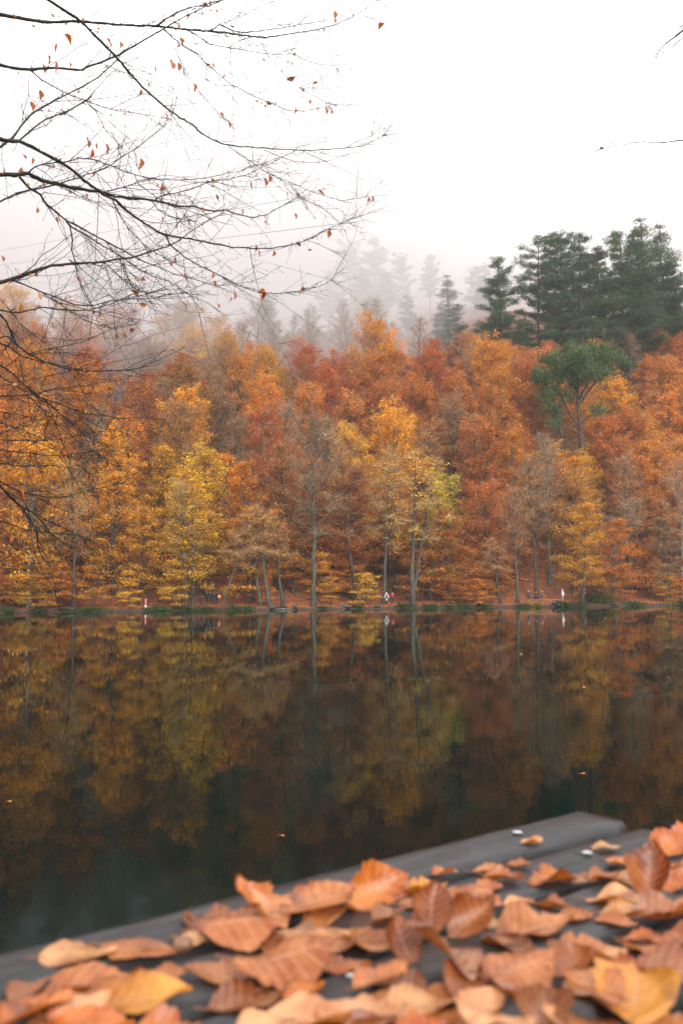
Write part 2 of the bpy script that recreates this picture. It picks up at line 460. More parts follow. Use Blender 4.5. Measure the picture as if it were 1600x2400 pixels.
def gen_umbrella():
    rng = np.random.default_rng(7)
    tb, cr = MB(), MB()
    P = np.array([(0, 0, -1), (.05, 0, 3), (-.1, .1, 8), (-.2, 0, 12.5), (-.45, 0, 15.5), (-.5, .1, 18.5), (-.7, 0, 21)])
    tb.tube(P, [.42, .36, .31, .27, .22, .16, .07], 8, True, .08, rng)
    limbs = [[(-.25, 0, 13), (-1.4, .1, 14.4), (-2.2, 0, 16), (-3.6, .2, 17.6), (-4.8, 0, 18.2)],
             [(-.4, 0, 15.3), (.8, .2, 17), (2.4, 0, 18.6), (4.4, .1, 19.6)], [(-.45, 0, 16.5), (-.2, .3, 18.5), (1.2, .2, 20.3), (2.8, 0, 21.2)],
             [(-.5, 0, 17), (-2, -.3, 18.8), (-3.2, 0, 20.4)], [(-.5, .1, 18), (-.9, -1.6, 19.4), (-.8, -3, 20)], [(-.4, 0, 16), (.3, -1.6, 17.5), (.8, -3.1, 18.4)],
             [(-.5, .1, 17.5), (-1.3, 1.6, 19), (-1.6, 3, 19.6)], [(-.2, 0, 12.2), (-1.6, -.2, 12.8), (-3.2, 0, 13.1)], [(-.3, 0, 13.4), (.9, 0, 14.2), (1.9, 0, 14.7)]]
    for q in limbs:
        q = np.array(q); tb.tube(q, np.linspace(.15, .05, len(q)), 6, False)
    cl = [(-4.9, 0, 18.6, 1.2), (-3.6, .3, 18.6, 1.4), (-3.4, .2, 20.6, 1.3), (-2.2, -.2, 19.6, 1.5), (-2.6, .4, 16.9, 1.2), (-4.2, 0, 16.6, .9), (-1, -.6, 18.6, 1.5), (-.8, -1, 20.4, 1.5), (-1.0, .2, 21.6, 1.2),
          (.6, .2, 19.8, 1.5), (1, -.8, 21.3, 1.3), (2.2, .1, 20.8, 1.4), (3.2, 0, 21.7, 1.0), (2.6, .4, 19.1, 1.3), (4.2, .1, 20.2, 1.3), (5.3, .1, 19.9, .9), (.6, -1.4, 18.0, 1.2), (-.9, -3, 20, 1.2), (.8, -3, 18.6, 1.1), (-1.5, 2.6, 19.6, 1.4),
          (-3.3, 0, 13.3, .75), (1.7, 0, 14.9, .8), (-4.0, 0, 15.2, .8), (-3.0, .3, 14.7, .7), (-1.5, -.5, 16.2, .9)]
    n = 15000
    w = np.array([c[3] ** 2.5 for c in cl]); w /= w.sum()
    k = rng.choice(len(cl), n, p=w); cc = np.array(cl)
    sub = rng.normal(size=(len(cl), 26, 3)); sub = sub / np.linalg.norm(sub, axis=2, keepdims=True) * rng.uniform(.45, 1.05, (len(cl), 26, 1))
    sub[:, :, 2] *= .62
    off = sub[k, rng.integers(0, 26, n)]
    cen = cc[k, :3] + off * cc[k, 3:4] + rng.normal(0, .26, (n, 3))
    A = unit(off * .7 + rand_dirs(rng, n) * .7 + np.array([0, 0, .5])); B = unit(np.cross(A, rand_dirs(rng, n)))
    s = .27 * rng.uniform(.6, 1.2, n)
    cr.kites(cen + A * s[:, None], A, B, s, s * .2)
    return tb.mesh('trunk'), cr.mesh('crown', False), None
KIND['umbrella'] = gen_umbrella()

COL = dict(rust=(.52, .17, .036), red=(.47, .115, .032), orange=(.63, .235, .03), bright=(.80, .32, .018), gold=(.70, .34, .03), yellow=(.76, .46, .04),
           lime=(.50, .44, .06), brown=(.34, .16, .055), grey=(.30, .2, .125), peach=(.62, .27, .08), pine=(.07, .104, .052), darkpine=(.05, .082, .044))
WORD = dict(rust='rust brown', red='dull red', orange='orange', bright='bright orange', gold='golden', yellow='yellow', lime='yellow-green',
            brown='brown', grey='grey-brown', peach='pale orange', pine='dark green', darkpine='deep green')
BLOBS = [(60, 690, 'peach'), (430, 745, 'bright'), (530, 775, 'gold'), (250, 800, 'rust'), (100, 760, 'rust'), (330, 870, 'red'), (100, 890, 'orange'), (440, 880, 'brown'), (660, 815, 'lime'),
         (620, 870, 'rust'), (760, 850, 'red'), (740, 900, 'orange'), (870, 810, 'bright'), (960, 840, 'rust'), (1050, 840, 'red'), (1150, 880, 'rust'), (560, 930, 'orange'), (650, 960, 'orange'),
         (800, 970, 'rust'), (300, 970, 'rust'), (400, 1010, 'yellow'), (470, 980, 'brown'), (200, 1010, 'orange'), (100, 1040, 'orange'), (60, 1160, 'gold'), (250, 1130, 'gold'), (350, 1090, 'gold'),
         (450, 1180, 'yellow'), (300, 1290, 'gold'), (150, 1310, 'orange'), (550, 1090, 'orange'), (640, 1080, 'brown'), (700, 1060, 'grey'), (760, 1120, 'rust'), (870, 1090, 'gold'), (890, 1210, 'gold'),
         (1000, 1150, 'lime'), (960, 1250, 'yellow'), (1050, 1340, 'orange'), (820, 1360, 'orange'), (1100, 1010, 'rust'), (1150, 1150, 'rust'), (1330, 1090, 'gold'), (1370, 1010, 'gold'), (1250, 1150, 'brown'),
         (1450, 1010, 'rust'), (1560, 1050, 'orange'), (1500, 900, 'rust'), (1580, 770, 'rust'), (1450, 1200, 'rust'), (1550, 1250, 'red'), (1200, 1290, 'rust'), (1350, 1260, 'orange'), (1500, 1340, 'rust'), (610, 1320, 'orange'), (700, 1250, 'rust'), (600, 1260, 'gold'), (780, 1300, 'gold'), (880, 1340, 'yellow'), (1120, 1330, 'orange')]
TREES = []
rngT = np.random.default_rng(5)
def place_tree(kind, x, y, s, col, bark, name, cat='tree', rot=None, row=None, label=None, group=None, word=None):
    z = gz(x, y) - .1
    e = empty(name, (x, y, z), rngT.uniform(0, 6.28) if rot is None else rot)
    e.scale = (s * rngT.uniform(.94, 1.06), s * rngT.uniform(.94, 1.06), s)
    tm, cm, tw = KIND[kind]
    t = obj('trunk', tm, M[bark], e)
    if t.material_slots[0].material != M[bark]:
        t.material_slots[0].link = 'OBJECT'; t.material_slots[0].material = M[bark]
    base = np.array(COL[col]) if isinstance(col, str) else np.array(col)
    if cm is not None:
        c = obj('crown', cm, M['needles'] if 'pine' in name or 'conifer' in name else M['leaves'], e)
        c.color = (*np.clip(base * rngT.uniform(.85, 1.15) * rngT.uniform(.93, 1.07, 3), 0, .9), 1)
    if tw is not None:
        c = obj('twigs', tw, M['twig_grey'], e)
        c['kind'] = 'stuff'
        g = np.array([.25, .175, .115]) * .8 + base * .22
        c.color = (*(g * rngT.uniform(.8, 1.25)), 1)
    TREES.append(dict(o=e, row=row, word=word or (WORD[col] if isinstance(col, str) else 'green'), cat=cat, label=label, group=group,
                      px=to_px((x, y, z + 10 * s)), name=name))
    if label: tag(e, label, cat, group)
    return e

# ---- hero trees (px of the foot, distance behind the shore, ...)
def foot(px, back):                           # ground point under picture column px, BACK metres behind the waterline
    y = 120.0
    for _ in range(30):
        x = (px - 800) / F * y * .997
        y = float(shore(x)) + back
    return x, y
HERO = [
    ('bare0', 735, 1.0, 1.12, 'grey', 'bark_grey', 'tall grey beech with bare brown twigs rooted right at the waterline mid-shore', 'bare_tree'),
    ('fork0', 964, 1.0, 1.0, 'yellow', 'bark_grey', 'twin-stemmed pale beech with yellow leaves, its foot in the water right of the red jacket', 'beech_tree'),
    ('bare1', 897, 2.5, .92, 'gold', 'bark_grey', 'thin blotchy trunk right behind the walker in the white coat', 'bare_tree'),
    ('layer3', 1008, 7, .8, (.60, .44, .05), 'bark_pale', 'slender beech with yellow-green sprays standing uphill of the twin-stemmed one', 'beech_tree'),
    ('bare2', 832, 4, .95, 'rust', 'bark_dark', 'dark thin bare tree between the tall grey beech and the white-coated walker', 'bare_tree'),
    ('bare1', 1288, 11, .98, 'grey', 'bark_pale', 'long pale straight trunk with whitish twigs above the group of dark-clad walkers', 'bare_tree'),
    ('bare0', 1210, 3, .72, 'rust', 'bark_grey', 'thin straight grey tree just left of the wooden rail', 'bare_tree'),
    ('lean0', 1405, 9, 1.0, 'grey', 'bark_pale', 'pale bare trunk leaning steeply to the right above the shore bush', 'leaning_tree'),
    ('lean0', 1432, 12, .95, 'grey', 'bark_pale', 'second leaning pale trunk, uphill behind the steepest one', 'leaning_tree'),
    ('bare2', 1597, 4, .95, 'rust', 'bark_pale', 'pale trunk cut off by the right edge of the view', 'bare_tree'),
    ('bent0', 632, .9, .85, 'gold', 'bark_grey', 'stout grey trunk at the water in the clump with roots', 'beech_tree'),
    ('bent0', 664, 1.2, .8, 'orange', 'bark_dark', 'dark crooked trunk bending left over the water beside the stout grey one', 'beech_tree'),
    ('bent0', 612, 1.8, .8, 'orange', 'bark_grey', 'slimmer grey trunk on the left of the rooted clump', 'beech_tree'),
    ('bare1', 437, 1.3, .7, 'yellow', 'bark_grey', 'mossy grey trunk left of the dark group of walkers', 'beech_tree'),
    ('layer0', 452, 2.6, .85, 'yellow', 'bark_grey', 'yellow beech with a straight trunk beside the dark group of walkers', 'beech_tree'),
    ('lean0', 520, 1.4, .8, 'gold', 'bark_grey', 'grey trunk leaning over the dark group of walkers', 'leaning_tree'),
    ('layer2', 65, 1.6, 1.05, 'gold', 'bark_pale', 'golden beech with a pale straight trunk near the left edge', 'beech_tree'),
    ('bare0', 176, 1.0, .8, 'gold', 'bark_dark', 'thin dark tree at the water near the left end of the shore', 'bare_tree'),
    ('bent0', 1172, 1.2, .62, 'rust', 'bark_dark', 'small crooked dark tree at the waterline left of the rail', 'beech_tree'),
    ('bare2', 1052, 26, .9, 'brown', 'bark_dark', 'dark bare oak with bent limbs standing out half way up the slope', 'bare_tree'),
    ('round1', 872, 50, 1.12, 'bright', 'bark_dark', 'bright orange round crown standing out at mid crest', 'beech_tree'),
    ('round0', 905, 55, .9, 'bright', 'bark_dark', 'second bright orange crown peeking out behind the round one', 'beech_tree'),
    ('round2', 435, 60, .9, 'gold', 'bark_dark', 'golden round crown on the left crest, beside its twin', 'beech_tree'),
    ('round3', 530, 56, .95, 'gold', 'bark_dark', 'larger golden-orange crown on the left crest under the drooping twig', 'beech_tree'),
    ('round0', 662, 58, .62, 'lime', 'bark_grey', 'small pale yellow-green crown below the misty pine', 'beech_tree'),
    ('layer1', 1345, 16, .95, 'gold', 'bark_dark', 'golden layered beech in front of the umbrella pine trunk', 'beech_tree'),
    ('layer0', 890, 13, .95, 'gold', 'bark_dark', 'golden layered beech uphill of the white-coated walker', 'beech_tree'),
    ('layer2', 480, 9, .95, 'yellow', 'bark_dark', 'broad yellow beech uphill of the dark group of walkers', 'beech_tree'),
    ('layer1', 400, 22, .9, 'yellow', 'bark_dark', 'yellow beech mid-slope among golden ones on the left', 'beech_tree'),
]
spots = []
for k, px, back, s, col, bark, lab, nm in HERO:
    x, y = foot(px, back)
    rot = 0.0 if k in ('lean0', 'fork0', 'bent0') else None
    place_tree(k, x, y, s, col, bark, nm, 'tree', rot, None, lab)
    spots.append((x, y))
def tree_at_top(kind, px, py_top, Y, s, H, **kw):      # conifers: by the picture place of the tip and a distance
    p = at_y(px, py_top, Y); x = p.x
    y = Y; lo, hi = Y - 60, Y + 80
    return place_tree(kind, x, Y, s, **kw)
def conifer(kind, px, Y, tip, lab, col='pine', H=28.0):
    p = at_y(px, tip, Y); z = gz(p.x, Y)
    s = max(.45, (p.z - z) / H)
    return place_tree(kind, p.x, Y, s, col, 'bark_red', 'pine_tree', 'pine tree', None, None, lab, 'pines on the crest')
# umbrella pine
UY = 158
p = at_y(1358, 800, UY)
spots.append((p.x, UY))
um = place_tree('umbrella', p.x, UY, (p.z - gz(p.x, UY)) / 22.6, (.078, .108, .048), 'bark_red', 'pine_tree', 'pine tree', 0.0, None,
           'flat-topped green pine with red trunk rising from the orange woods at right', 'pines on the crest')
um.scale.x *= .93; um.scale.y *= .93
PINES = [('spire0', 1050, 206, 640, 'small spire-shaped pine standing alone at the crest', 'pine', 20.5),
         ('pine0', 1170, 208, 598, 'lopsided pine leaning out between the spire and the big group', 'pine', 28.5),
         ('pine1', 1255, 210, 552, 'first tall pine of the big group, nearest the lopsided one', 'pine', 30),
         ('pine2', 1305, 214, 540, 'second tall pine of the big group, pointed top', 'darkpine', 31.5),
         ('pine0', 1352, 212, 545, 'third tall pine of the big group, above the flat-topped pine', 'pine', 28.5),
         ('pine2', 1395, 219, 575, 'lower pine in the middle notch of the big group', 'darkpine', 31.5),
         ('pine1', 1450, 214, 545, 'broad pine at the right of the big group', 'pine', 30),
         ('spire0', 1504, 222, 503, 'tallest pointed pine tip of the big group', 'pine', 20.5),
         ('pine0', 1500, 213, 560, 'dense pine just under the tallest tip', 'pine', 28.5),
         ('spire0', 1548, 224, 520, 'slim pointed pine at the right end of the big group', 'pine', 20.5),
         ('pine2', 1568, 216, 610, 'lower pine sloping down at the right end of the big group', 'darkpine', 31.5),
         ('spire0', 1075, 200, 765, 'short dark fir below the small spire pine', 'darkpine', 20.5),
         ('spire0', 1215, 202, 745, 'short dark fir at the foot of the lopsided pine', 'darkpine', 20.5),
         ('pine1', 632, 232, 690, 'misty pine above the yellow-green crown', 'pine', 30),
         ('pine0', 955, 226, 690, 'half misty pine behind the bright orange crown', 'pine', 28.5),
         ('pine2', 1005, 268, 595, 'misty pine low at the right end of the fog group', 'pine', 31.5),
         ('pine0', 880, 262, 555, 'tallest misty pine in the fog group', 'pine', 28.5),
         ('pine1', 820, 268, 560, 'faint pine at the left of the fog group', 'pine', 30),
         ('pine2', 770, 272, 640, 'lower faint pine at the left end of the fog group', 'pine', 31.5),
         ('pine1', 940, 264, 590, 'misty pine right of the tallest one in the fog', 'pine', 30),
         ('pine0', 845, 250, 625, 'misty pine in front of the fog group', 'pine', 28.5),
         ('pine2', 905, 252, 640, 'second misty pine in front of the fog group', 'pine', 31.5),
         ('pine1', 1110, 275, 622, 'ghostly pine behind the lopsided one', 'pine', 30),
         ('spire0', 1135, 285, 612, 'faint spire in the fog behind the lopsided pine', 'pine', 20.5),
         ('pine0', 275, 214, 650, 'dark misty pine behind the overhanging branches', 'pine', 28.5),
         ('pine2', 215, 240, 560, 'faint pine deep in the fog behind the branches', 'pine', 31.5),
         ]
for k, px, Y, tip, lab, col, H in PINES:
    o = conifer(k, px, Y, tip, lab, col, H); spots.append((o.location.x, o.location.y))

# ---- the woods, row by row
ROWS = [2.6, 8, 14, 20.5, 27, 34, 41, 48.5, 56, 64, 73, 83]
def blob_colour(px, py):
    b = sorted(BLOBS, key=lambda q: (q[0] - px) ** 2 + (q[1] - py) ** 2 * 1.3)[:3]
    wts = np.array([1 / (30 + math.hypot(q[0] - px, q[1] - py)) ** 2 for q in b]); wts /= wts.sum()
    return b[int(rngT.choice(len(b), p=wts))][2]
SKYX = [0, 200, 380, 430, 530, 580, 700, 780, 830, 930, 970, 1050, 1150, 1230, 1400, 1500, 1560, 1600]
SKYY = [675, 728, 742, 722, 738, 790, 805, 825, 775, 775, 795, 800, 785, 822, 815, 780, 725, 695]
HGT = dict(round=20.5, thin=21.5, layer=19.3, bare=22)
for r, dd in enumerate(ROWS):
    step = 6.6 if r else 8.0
    x = -75.0 + (r % 2) * 3.0
    while x < 105:
        xx = x + rngT.uniform(-2, 2); yy = float(shore(xx)) + dd + rngT.uniform(-2.2, 2.2) * (1 if r else .4)
        x += step * rngT.uniform(.85, 1.2)
        if not -.435 * yy < xx < .43 * yy: continue
        if min(math.hypot(xx - a, yy - b) for a, b in spots) < (3.0 if r else 3.6): continue
        px, py = to_px((xx, yy, gz(xx, yy) + 15))
        col = blob_colour(px, py)
        u = rngT.random()
        if rngT.random() < .2: col = str(rngT.choice(['brown', 'gold', 'orange', 'red', 'peach', 'grey']))
        if r == 0: kind = rngT.choice(['layer0', 'layer1', 'layer2', 'thin0', 'bare2'], p=[.3, .26, .22, .16, .06])
        elif r < 4:
            kind = rngT.choice(['layer%d' % rngT.integers(4), 'thin%d' % rngT.integers(4), 'round%d' % rngT.integers(4), 'bare%d' % rngT.integers(3)],
                               p=[.52, .22, .18, .08] if px < 1020 else [.3, .44, .18, .08])
        else:
            kind = rngT.choice(['layer%d' % rngT.integers(4), 'thin%d' % rngT.integers(4), 'round%d' % rngT.integers(4), 'bare%d' % rngT.integers(3)], p=[.12, .36, .44, .08])
        if col in ('brown', 'grey') and u < .4: kind = 'bare%d' % rngT.integers(3)
        if r >= 9 and 520 < px < 1000: kind = 'bare%d' % rngT.integers(3); col = 'grey'
        nm = 'bare_tree' if kind.startswith('bare') else 'beech_tree'
        s = rngT.uniform(.8, 1.02) * (1 if r else .8)
        bark = str(rngT.choice(['bark_grey', 'bark_dark', 'bark_pale'], p=[.45, .42, .13]))
        H_ = HGT[str(kind)[:-1]]; lim = np.interp(px, SKYX, SKYY) + rngT.uniform(-6, 22)
        if yy < UY + 4 and 1215 < px < 1450: lim = max(lim, 1090 + abs(px - 1335) * -.7 + rngT.uniform(0, 60))
        if r >= 9 and 520 < px <= 980: lim = rngT.uniform(705, 770)
        if True:
            top = at_y(px, lim, yy).z - gz(xx, yy)
            if top < H_ * s: s = top / H_
            if s < .42: continue
        place_tree(kind, xx, yy, s, col, bark, nm, 'tree', None, r)
        spots.append((xx, yy))
# young trees and bushes on the bank and the lower slope
for i in range(96):
    px = rngT.uniform(-20, 1620); back = rngT.uniform(3.5, 17) if i < 58 else rngT.uniform(.9, 3.4)
    x, y = foot(px, back)
    q = to_px((x, y, gz(x, y) + 3))
    if (862 < px < 962 or 1190 < px < 1400 or 440 < px < 548 or 315 < px < 365) and back < 11: continue
    cw = blob_colour(q[0], q[1])
    if rngT.random() < .35: cw = str(rngT.choice(['gold', 'yellow', 'orange']))
    place_tree('young%d' % rngT.integers(3), x, y, rngT.uniform(.7, 1.2) * (.62 if back < 3.5 else 1), cw, 'bark_dark', 'beech_sapling', 'sapling', None, 20)

ORD = ['first', 'second', 'third', 'fourth', 'fifth', 'sixth', 'seventh', 'eighth', 'ninth', 'tenth', 'eleventh', 'twelfth', 'thirteenth', 'fourteenth', 'fifteenth', 'sixteenth', 'seventeenth', 'eighteenth', 'nineteenth']
TENS = ['', '', 'twenty', 'thirty', 'forty', 'fifty', 'sixty', 'seventy', 'eighty', 'ninety']
TENTH = ['', '', 'twentieth', 'thirtieth', 'fortieth', 'fiftieth', 'sixtieth', 'seventieth', 'eightieth', 'ninetieth']
def ordinal(n):                               # 0 -> first
    n += 1
    if n > 100: return 'hundred and ' + ordinal(n - 101)
    if n < 20: return ORD[n - 1]
    return TENTH[n // 10] if n % 10 == 0 else TENS[n // 10] + '-' + ORD[n % 10 - 1]
PLACE = {0: 'along the waterline', 20: 'on the low bank'}
for r in list(range(len(ROWS))) + [20]:
    row = sorted([t for t in TREES if t['row'] == r], key=lambda t: t['px'][0])
    for i, t in enumerate(row):
        where = PLACE.get(r) or 'in the %s row up the slope' % ORD[r]
        what = {'bare_tree': 'bare tree', 'beech_tree': 'beech', 'beech_sapling': 'young beech'}[t['name']]
        tag(t['o'], '%s %s %s, %s counting from the left' % (t['word'], what, where, ordinal(i)), t['cat'],
            'young trees on the bank' if r == 20 else 'trees of the far woods')

# ---- the woods going on beyond both sides of the view: one mass
rngF = np.random.default_rng(15)
pts = []
for r, dd in enumerate(ROWS):
    for x in np.arange(-190, 220, 7.5):
        xx = x + rngF.uniform(-2.5, 2.5); yy = float(shore(xx)) + dd + rngF.uniform(-2.5, 2.5)
        if -.45 * yy < xx < .445 * yy: continue
        pts.append((xx, yy, gz(xx, yy) - .2))
fm = bpy.data.meshes.new('forest'); fm.from_pydata(pts, [], [])
fo = obj('forest', fm); fo.color = (.54, .19, .036, 1)
tag(fo, 'autumn woods going on along the shore beyond both sides', 'woods', None, 'stuff')
ng = bpy.data.node_groups.new('forest', 'GeometryNodeTree')
ng.interface.new_socket('Geometry', in_out='INPUT', socket_type='NodeSocketGeometry')
ng.interface.new_socket('Geometry', in_out='OUTPUT', socket_type='NodeSocketGeometry')
gi, go = ng.nodes.new('NodeGroupInput'), ng.nodes.new('NodeGroupOutput')
jn = ng.nodes.new('GeometryNodeJoinGeometry')
rv = ng.nodes.new('FunctionNodeRandomValue'); rv.data_type = 'FLOAT_VECTOR'
rv.inputs['Max'].default_value = (0, 0, 6.28); rv.inputs['Min'].default_value = (0, 0, 0)
for nm in ('trunk', 'crown'):
    src = next(c for t in TREES if t['name'] == 'beech_tree' for c in t['o'].children if c.data in (KIND['round1'][0], KIND['round1'][1]) and c.name.startswith(nm))
    oi = ng.nodes.new('GeometryNodeObjectInfo'); oi.transform_space = 'ORIGINAL'; oi.inputs['Object'].default_value = src; oi.inputs['As Instance'].default_value = True
    ip = ng.nodes.new('GeometryNodeInstanceOnPoints')
    ng.links.new(gi.outputs[0], ip.inputs['Points']); ng.links.new(oi.outputs['Geometry'], ip.inputs['Instance']); ng.links.new(rv.outputs[0], ip.inputs['Rotation'])
    ng.links.new(ip.outputs[0], jn.inputs[0])
ng.links.new(jn.outputs[0], go.inputs[0])
fo.modifiers.new('forest', 'NODES').node_group = ng

# ------------------------------------------------------------------ fallen leaves on the slope (nobody could count them)
rng = np.random.default_rng(3)
n = 42000
lx = rng.uniform(-62, 82, n); ld = rng.uniform(.35, 30, n)
ly = shore(lx) + ld
lz = ground(lx, ly)
mb = MB()
P = np.stack([lx, ly, lz + rng.uniform(.02, .1, n)], 1)
A = rand_dirs(rng, n, .25); A[:, 2] += A[:, 1] * .5; A = unit(A)
B = unit(np.cross(A, unit(np.array([0, -.7, 1.0]) + rng.normal(0, .35, (n, 3)))))
s = rng.uniform(.06, .15, n); mb.kites(P, A, B, s, s * .6)
lit = obj('fallen_leaves', mb.mesh('fallen_leaves', False), M['leaves']); lit.color = (.42, .125, .034, 1)
tag(lit, 'carpet of fallen brown-orange leaves under the far trees', 'leaf litter', None, 'stuff')

# ------------------------------------------------------------------ plants and stones along the far waterline
def plant_mesh(seed, w, h, n):
    rng = np.random.default_rng(seed); mb = MB()
    P = np.stack([rng.normal(0, w * .4, n), rng.normal(0, .35, n), np.abs(rng.normal(0, h * .35, n)) + .03], 1)
    A = rand_dirs(rng, n, .8); A[:, 2] = np.abs(A[:, 2]) + .35; A = unit(A); B = unit(np.cross(A, rand_dirs(rng, n)))
    s = rng.uniform(.1, .26, n) * (h + .4); mb.kites(P, A, B, s, s * .22)
    return mb.mesh('foliage', False)
def stem_mesh(seed, w, n=5):
    rng = np.random.default_rng(seed); mb = MB()
    for i in range(n):
        x, y = rng.normal(0, w * .25), rng.normal(0, .15)
        mb.tube([(x, y, -.2), (x * 1.1, y, .2), (x * 1.4, y, .45)], [.02, .015, .006], 4, False)
    return mb.mesh('stems')
PL = [plant_mesh(i, 1.5 + .3 * i, .6, 500) for i in range(4)]; PS = [stem_mesh(i, 1.4) for i in range(2)]
G, Yl, Dk = (.036, .075, .02), (.24, .17, .03), (.018, .034, .014)
BANK = [(18, 1.0, G, 'green clump at the left end of the far shore'), (92, 1.3, Dk, 'dark green clump below the golden beech with the pale trunk'), (150, .8, Dk, 'small dark tuft left of the thin dark waterline tree'), (212, 1.2, G, 'green clump right of the thin dark waterline tree'),
        (345, .7, G, 'low tuft beside the small pink post'), (375, 1.3, G, 'wide green clump left of the mossy trunk'), (425, 1.0, Dk, 'dark tuft at the foot of the mossy trunk'), (482, 1.3, G, 'bright green clump below the dark group of walkers'), (548, 1.2, G, 'green strip left of the rooted clump'), (580, .9, G, 'green tuft touching the rooted clump'),
        (655, 1.0, Dk, 'dark scrub at the foot of the dark crooked trunk'), (752, .9, Dk, 'dark ivy bush at the foot of the tall grey beech'), (835, .9, Dk, 'low dark tuft left of the white-coated walker'), (945, 1.3, Dk, 'ivy bush round the foot of the twin-stemmed beech'), (1005, 1.3, G, 'green clump right of the twin-stemmed beech'), (1045, 1.2, G, 'long green strip on the middle shore, nearer the twin-stemmed beech'),
        (1085, 1.2, G, 'long green strip on the middle shore, nearer the rail'), (1128, 1.0, Dk, 'dark green tuft left of the small crooked tree'), (1222, .9, G, 'green tuft at the foot of the thin straight grey tree'), (1252, 1.2, Yl, 'yellowish clump below the wooden rail'), (1318, 1.3, Dk, 'dark green strip below the white-hatted walker'), (1352, 1.2, Dk, 'dark green strip right of the white-hatted walker'),
        (1432, .8, G, 'small bright tuft right of the shore bush'), (1475, 1.3, G, 'rounded green clump near the long stone edging'), (1568, 1.1, Yl, 'straw yellow clump near the right edge'), (1592, 1.0, Dk, 'dark clump at the right edge')]
for i, (px, s, col, lab) in enumerate(BANK):
    x, y = foot(px, .35)
    e = empty('waterside_plant', (x, y, gz(x, y) - .05)); e.scale = (s * rngT.uniform(.55, 1.1), s, s * rngT.uniform(.5, 1.15))
    f = obj('foliage', PL[i % 4], M['plants'], e); f.color = (*col, 1)
    obj('stems', PS[i % 2], M['bark_dark'], e)
    tag(e, lab, 'plant', 'plants along the far waterline')
# the shore bush
mb = MB(); rng = np.random.default_rng(44); n = 5000
P = rng.normal(size=(n, 3)) * np.array([1.2, .9, .8]); P[:, 2] = np.abs(P[:, 2]) * 1.3
blades(mb, rng, P, .13, .35, .9)
x, y = foot(1398, 1.6)
e = empty('shore_bush', (x, y, gz(x, y))); tag(e, 'dark bushy stump with brown twigs at the waterline below the leaning trunks', 'bush')
f = obj('foliage', mb.mesh('foliage', False), M['plants'], e); f.color = (.07, .05, .025, 1)
tb = MB()
for i in range(14):
    a = rng.uniform(-1, 1); tb.tube([(a * .4, rng.normal(0, .2), -.2), (a * .9, 0, 1.2), (a * 1.6, rng.normal(0, .3), 2.6 + rng.uniform(-.6, .8))], [.06, .04, .015], 5, False)
obj('stems', tb.mesh('stems'), M['bark_dark'], e)
# roots of the clump, stones of the edging
def rock_mesh(seed):
    rng = np.random.default_rng(seed); mb = MB()
    nu, nv = 8, 6; V = []
    k = rng.normal(size=(5, 3)); ph = rng.uniform(0, 6, 5)
    for j in range(nv + 1):
        for i in range(nu):
            th = math.pi * j / nv; a = 2 * math.pi * i / nu
            v = np.array([math.sin(th) * math.cos(a), math.sin(th) * math.sin(a) * .7, math.cos(th) * .6])
            V.append(v * (1 + .16 * np.sin(k @ v * 1.6 + ph).sum() / 2))
    Q = [(j * nu + i, j * nu + (i + 1) % nu, (j + 1) * nu + (i + 1) % nu, (j + 1) * nu + i) for j in range(nv) for i in range(nu)]
    mb.add(V, Q); return mb.mesh('rock')
ROCK = [rock_mesh(i) for i in range(4)]
m, N, L, out = mat('wet_dark_stone')
p = N.new('ShaderNodeBsdfPrincipled'); p.inputs['Roughness'].default_value = .7
L.new(ramp(N, L, noise(N, L, 3, 5, texco(N)), [(.35, (.012, .013, .01)), (.6, (.05, .048, .04)), (.75, (.09, .085, .07))]), p.inputs['Base Color']); L.new(p.outputs[0], out.inputs['Surface'])
M['stone'] = m
e = empty('stone_edging', (*foot(1515, 9.5), 0)); e.location.z = gz(e.location.x, e.location.y)
tag(e, 'low dark edging of stones beside the path near the right edge', 'stone edging')
for i in range(17):
    x, y = foot(1436 + i * 9.6, 9.5 + .25 * math.sin(i)); o = obj('stone', ROCK[i % 4], M['stone'], e)
    o.location = (x - e.location.x, y - e.location.y, gz(x, y) - e.location.z + .1); o.scale = (.36, .3, .34 + .1 * math.sin(i * 2.1)); o.rotation_euler = (0, 0, i * 1.3)
SH = [(165, 'mossy rock at the foot of the thin dark waterline tree'), (640, 'dark rock under the stout grey trunk'), (690, 'dark rock right of the rooted clump'), (806, 'flat dark rock left of the white-coated walker'), (884, 'dark rock before the blotchy trunk'), (1300, 'dark rock under the rail end'), (1340, 'dark rock below the white-hatted walker')]
for i, (px, lab) in enumerate(SH):
    x, y = foot(px, .5); o = obj('shore_rock', ROCK[i % 4], M['stone'], None, (x, y, gz(x, y) + .02)); o.scale = (.8 + .25 * math.sin(i * 3), .5, .38); o.rotation_euler = (0, 0, i)
    tag(o, lab, 'rock', 'rocks along the far waterline')
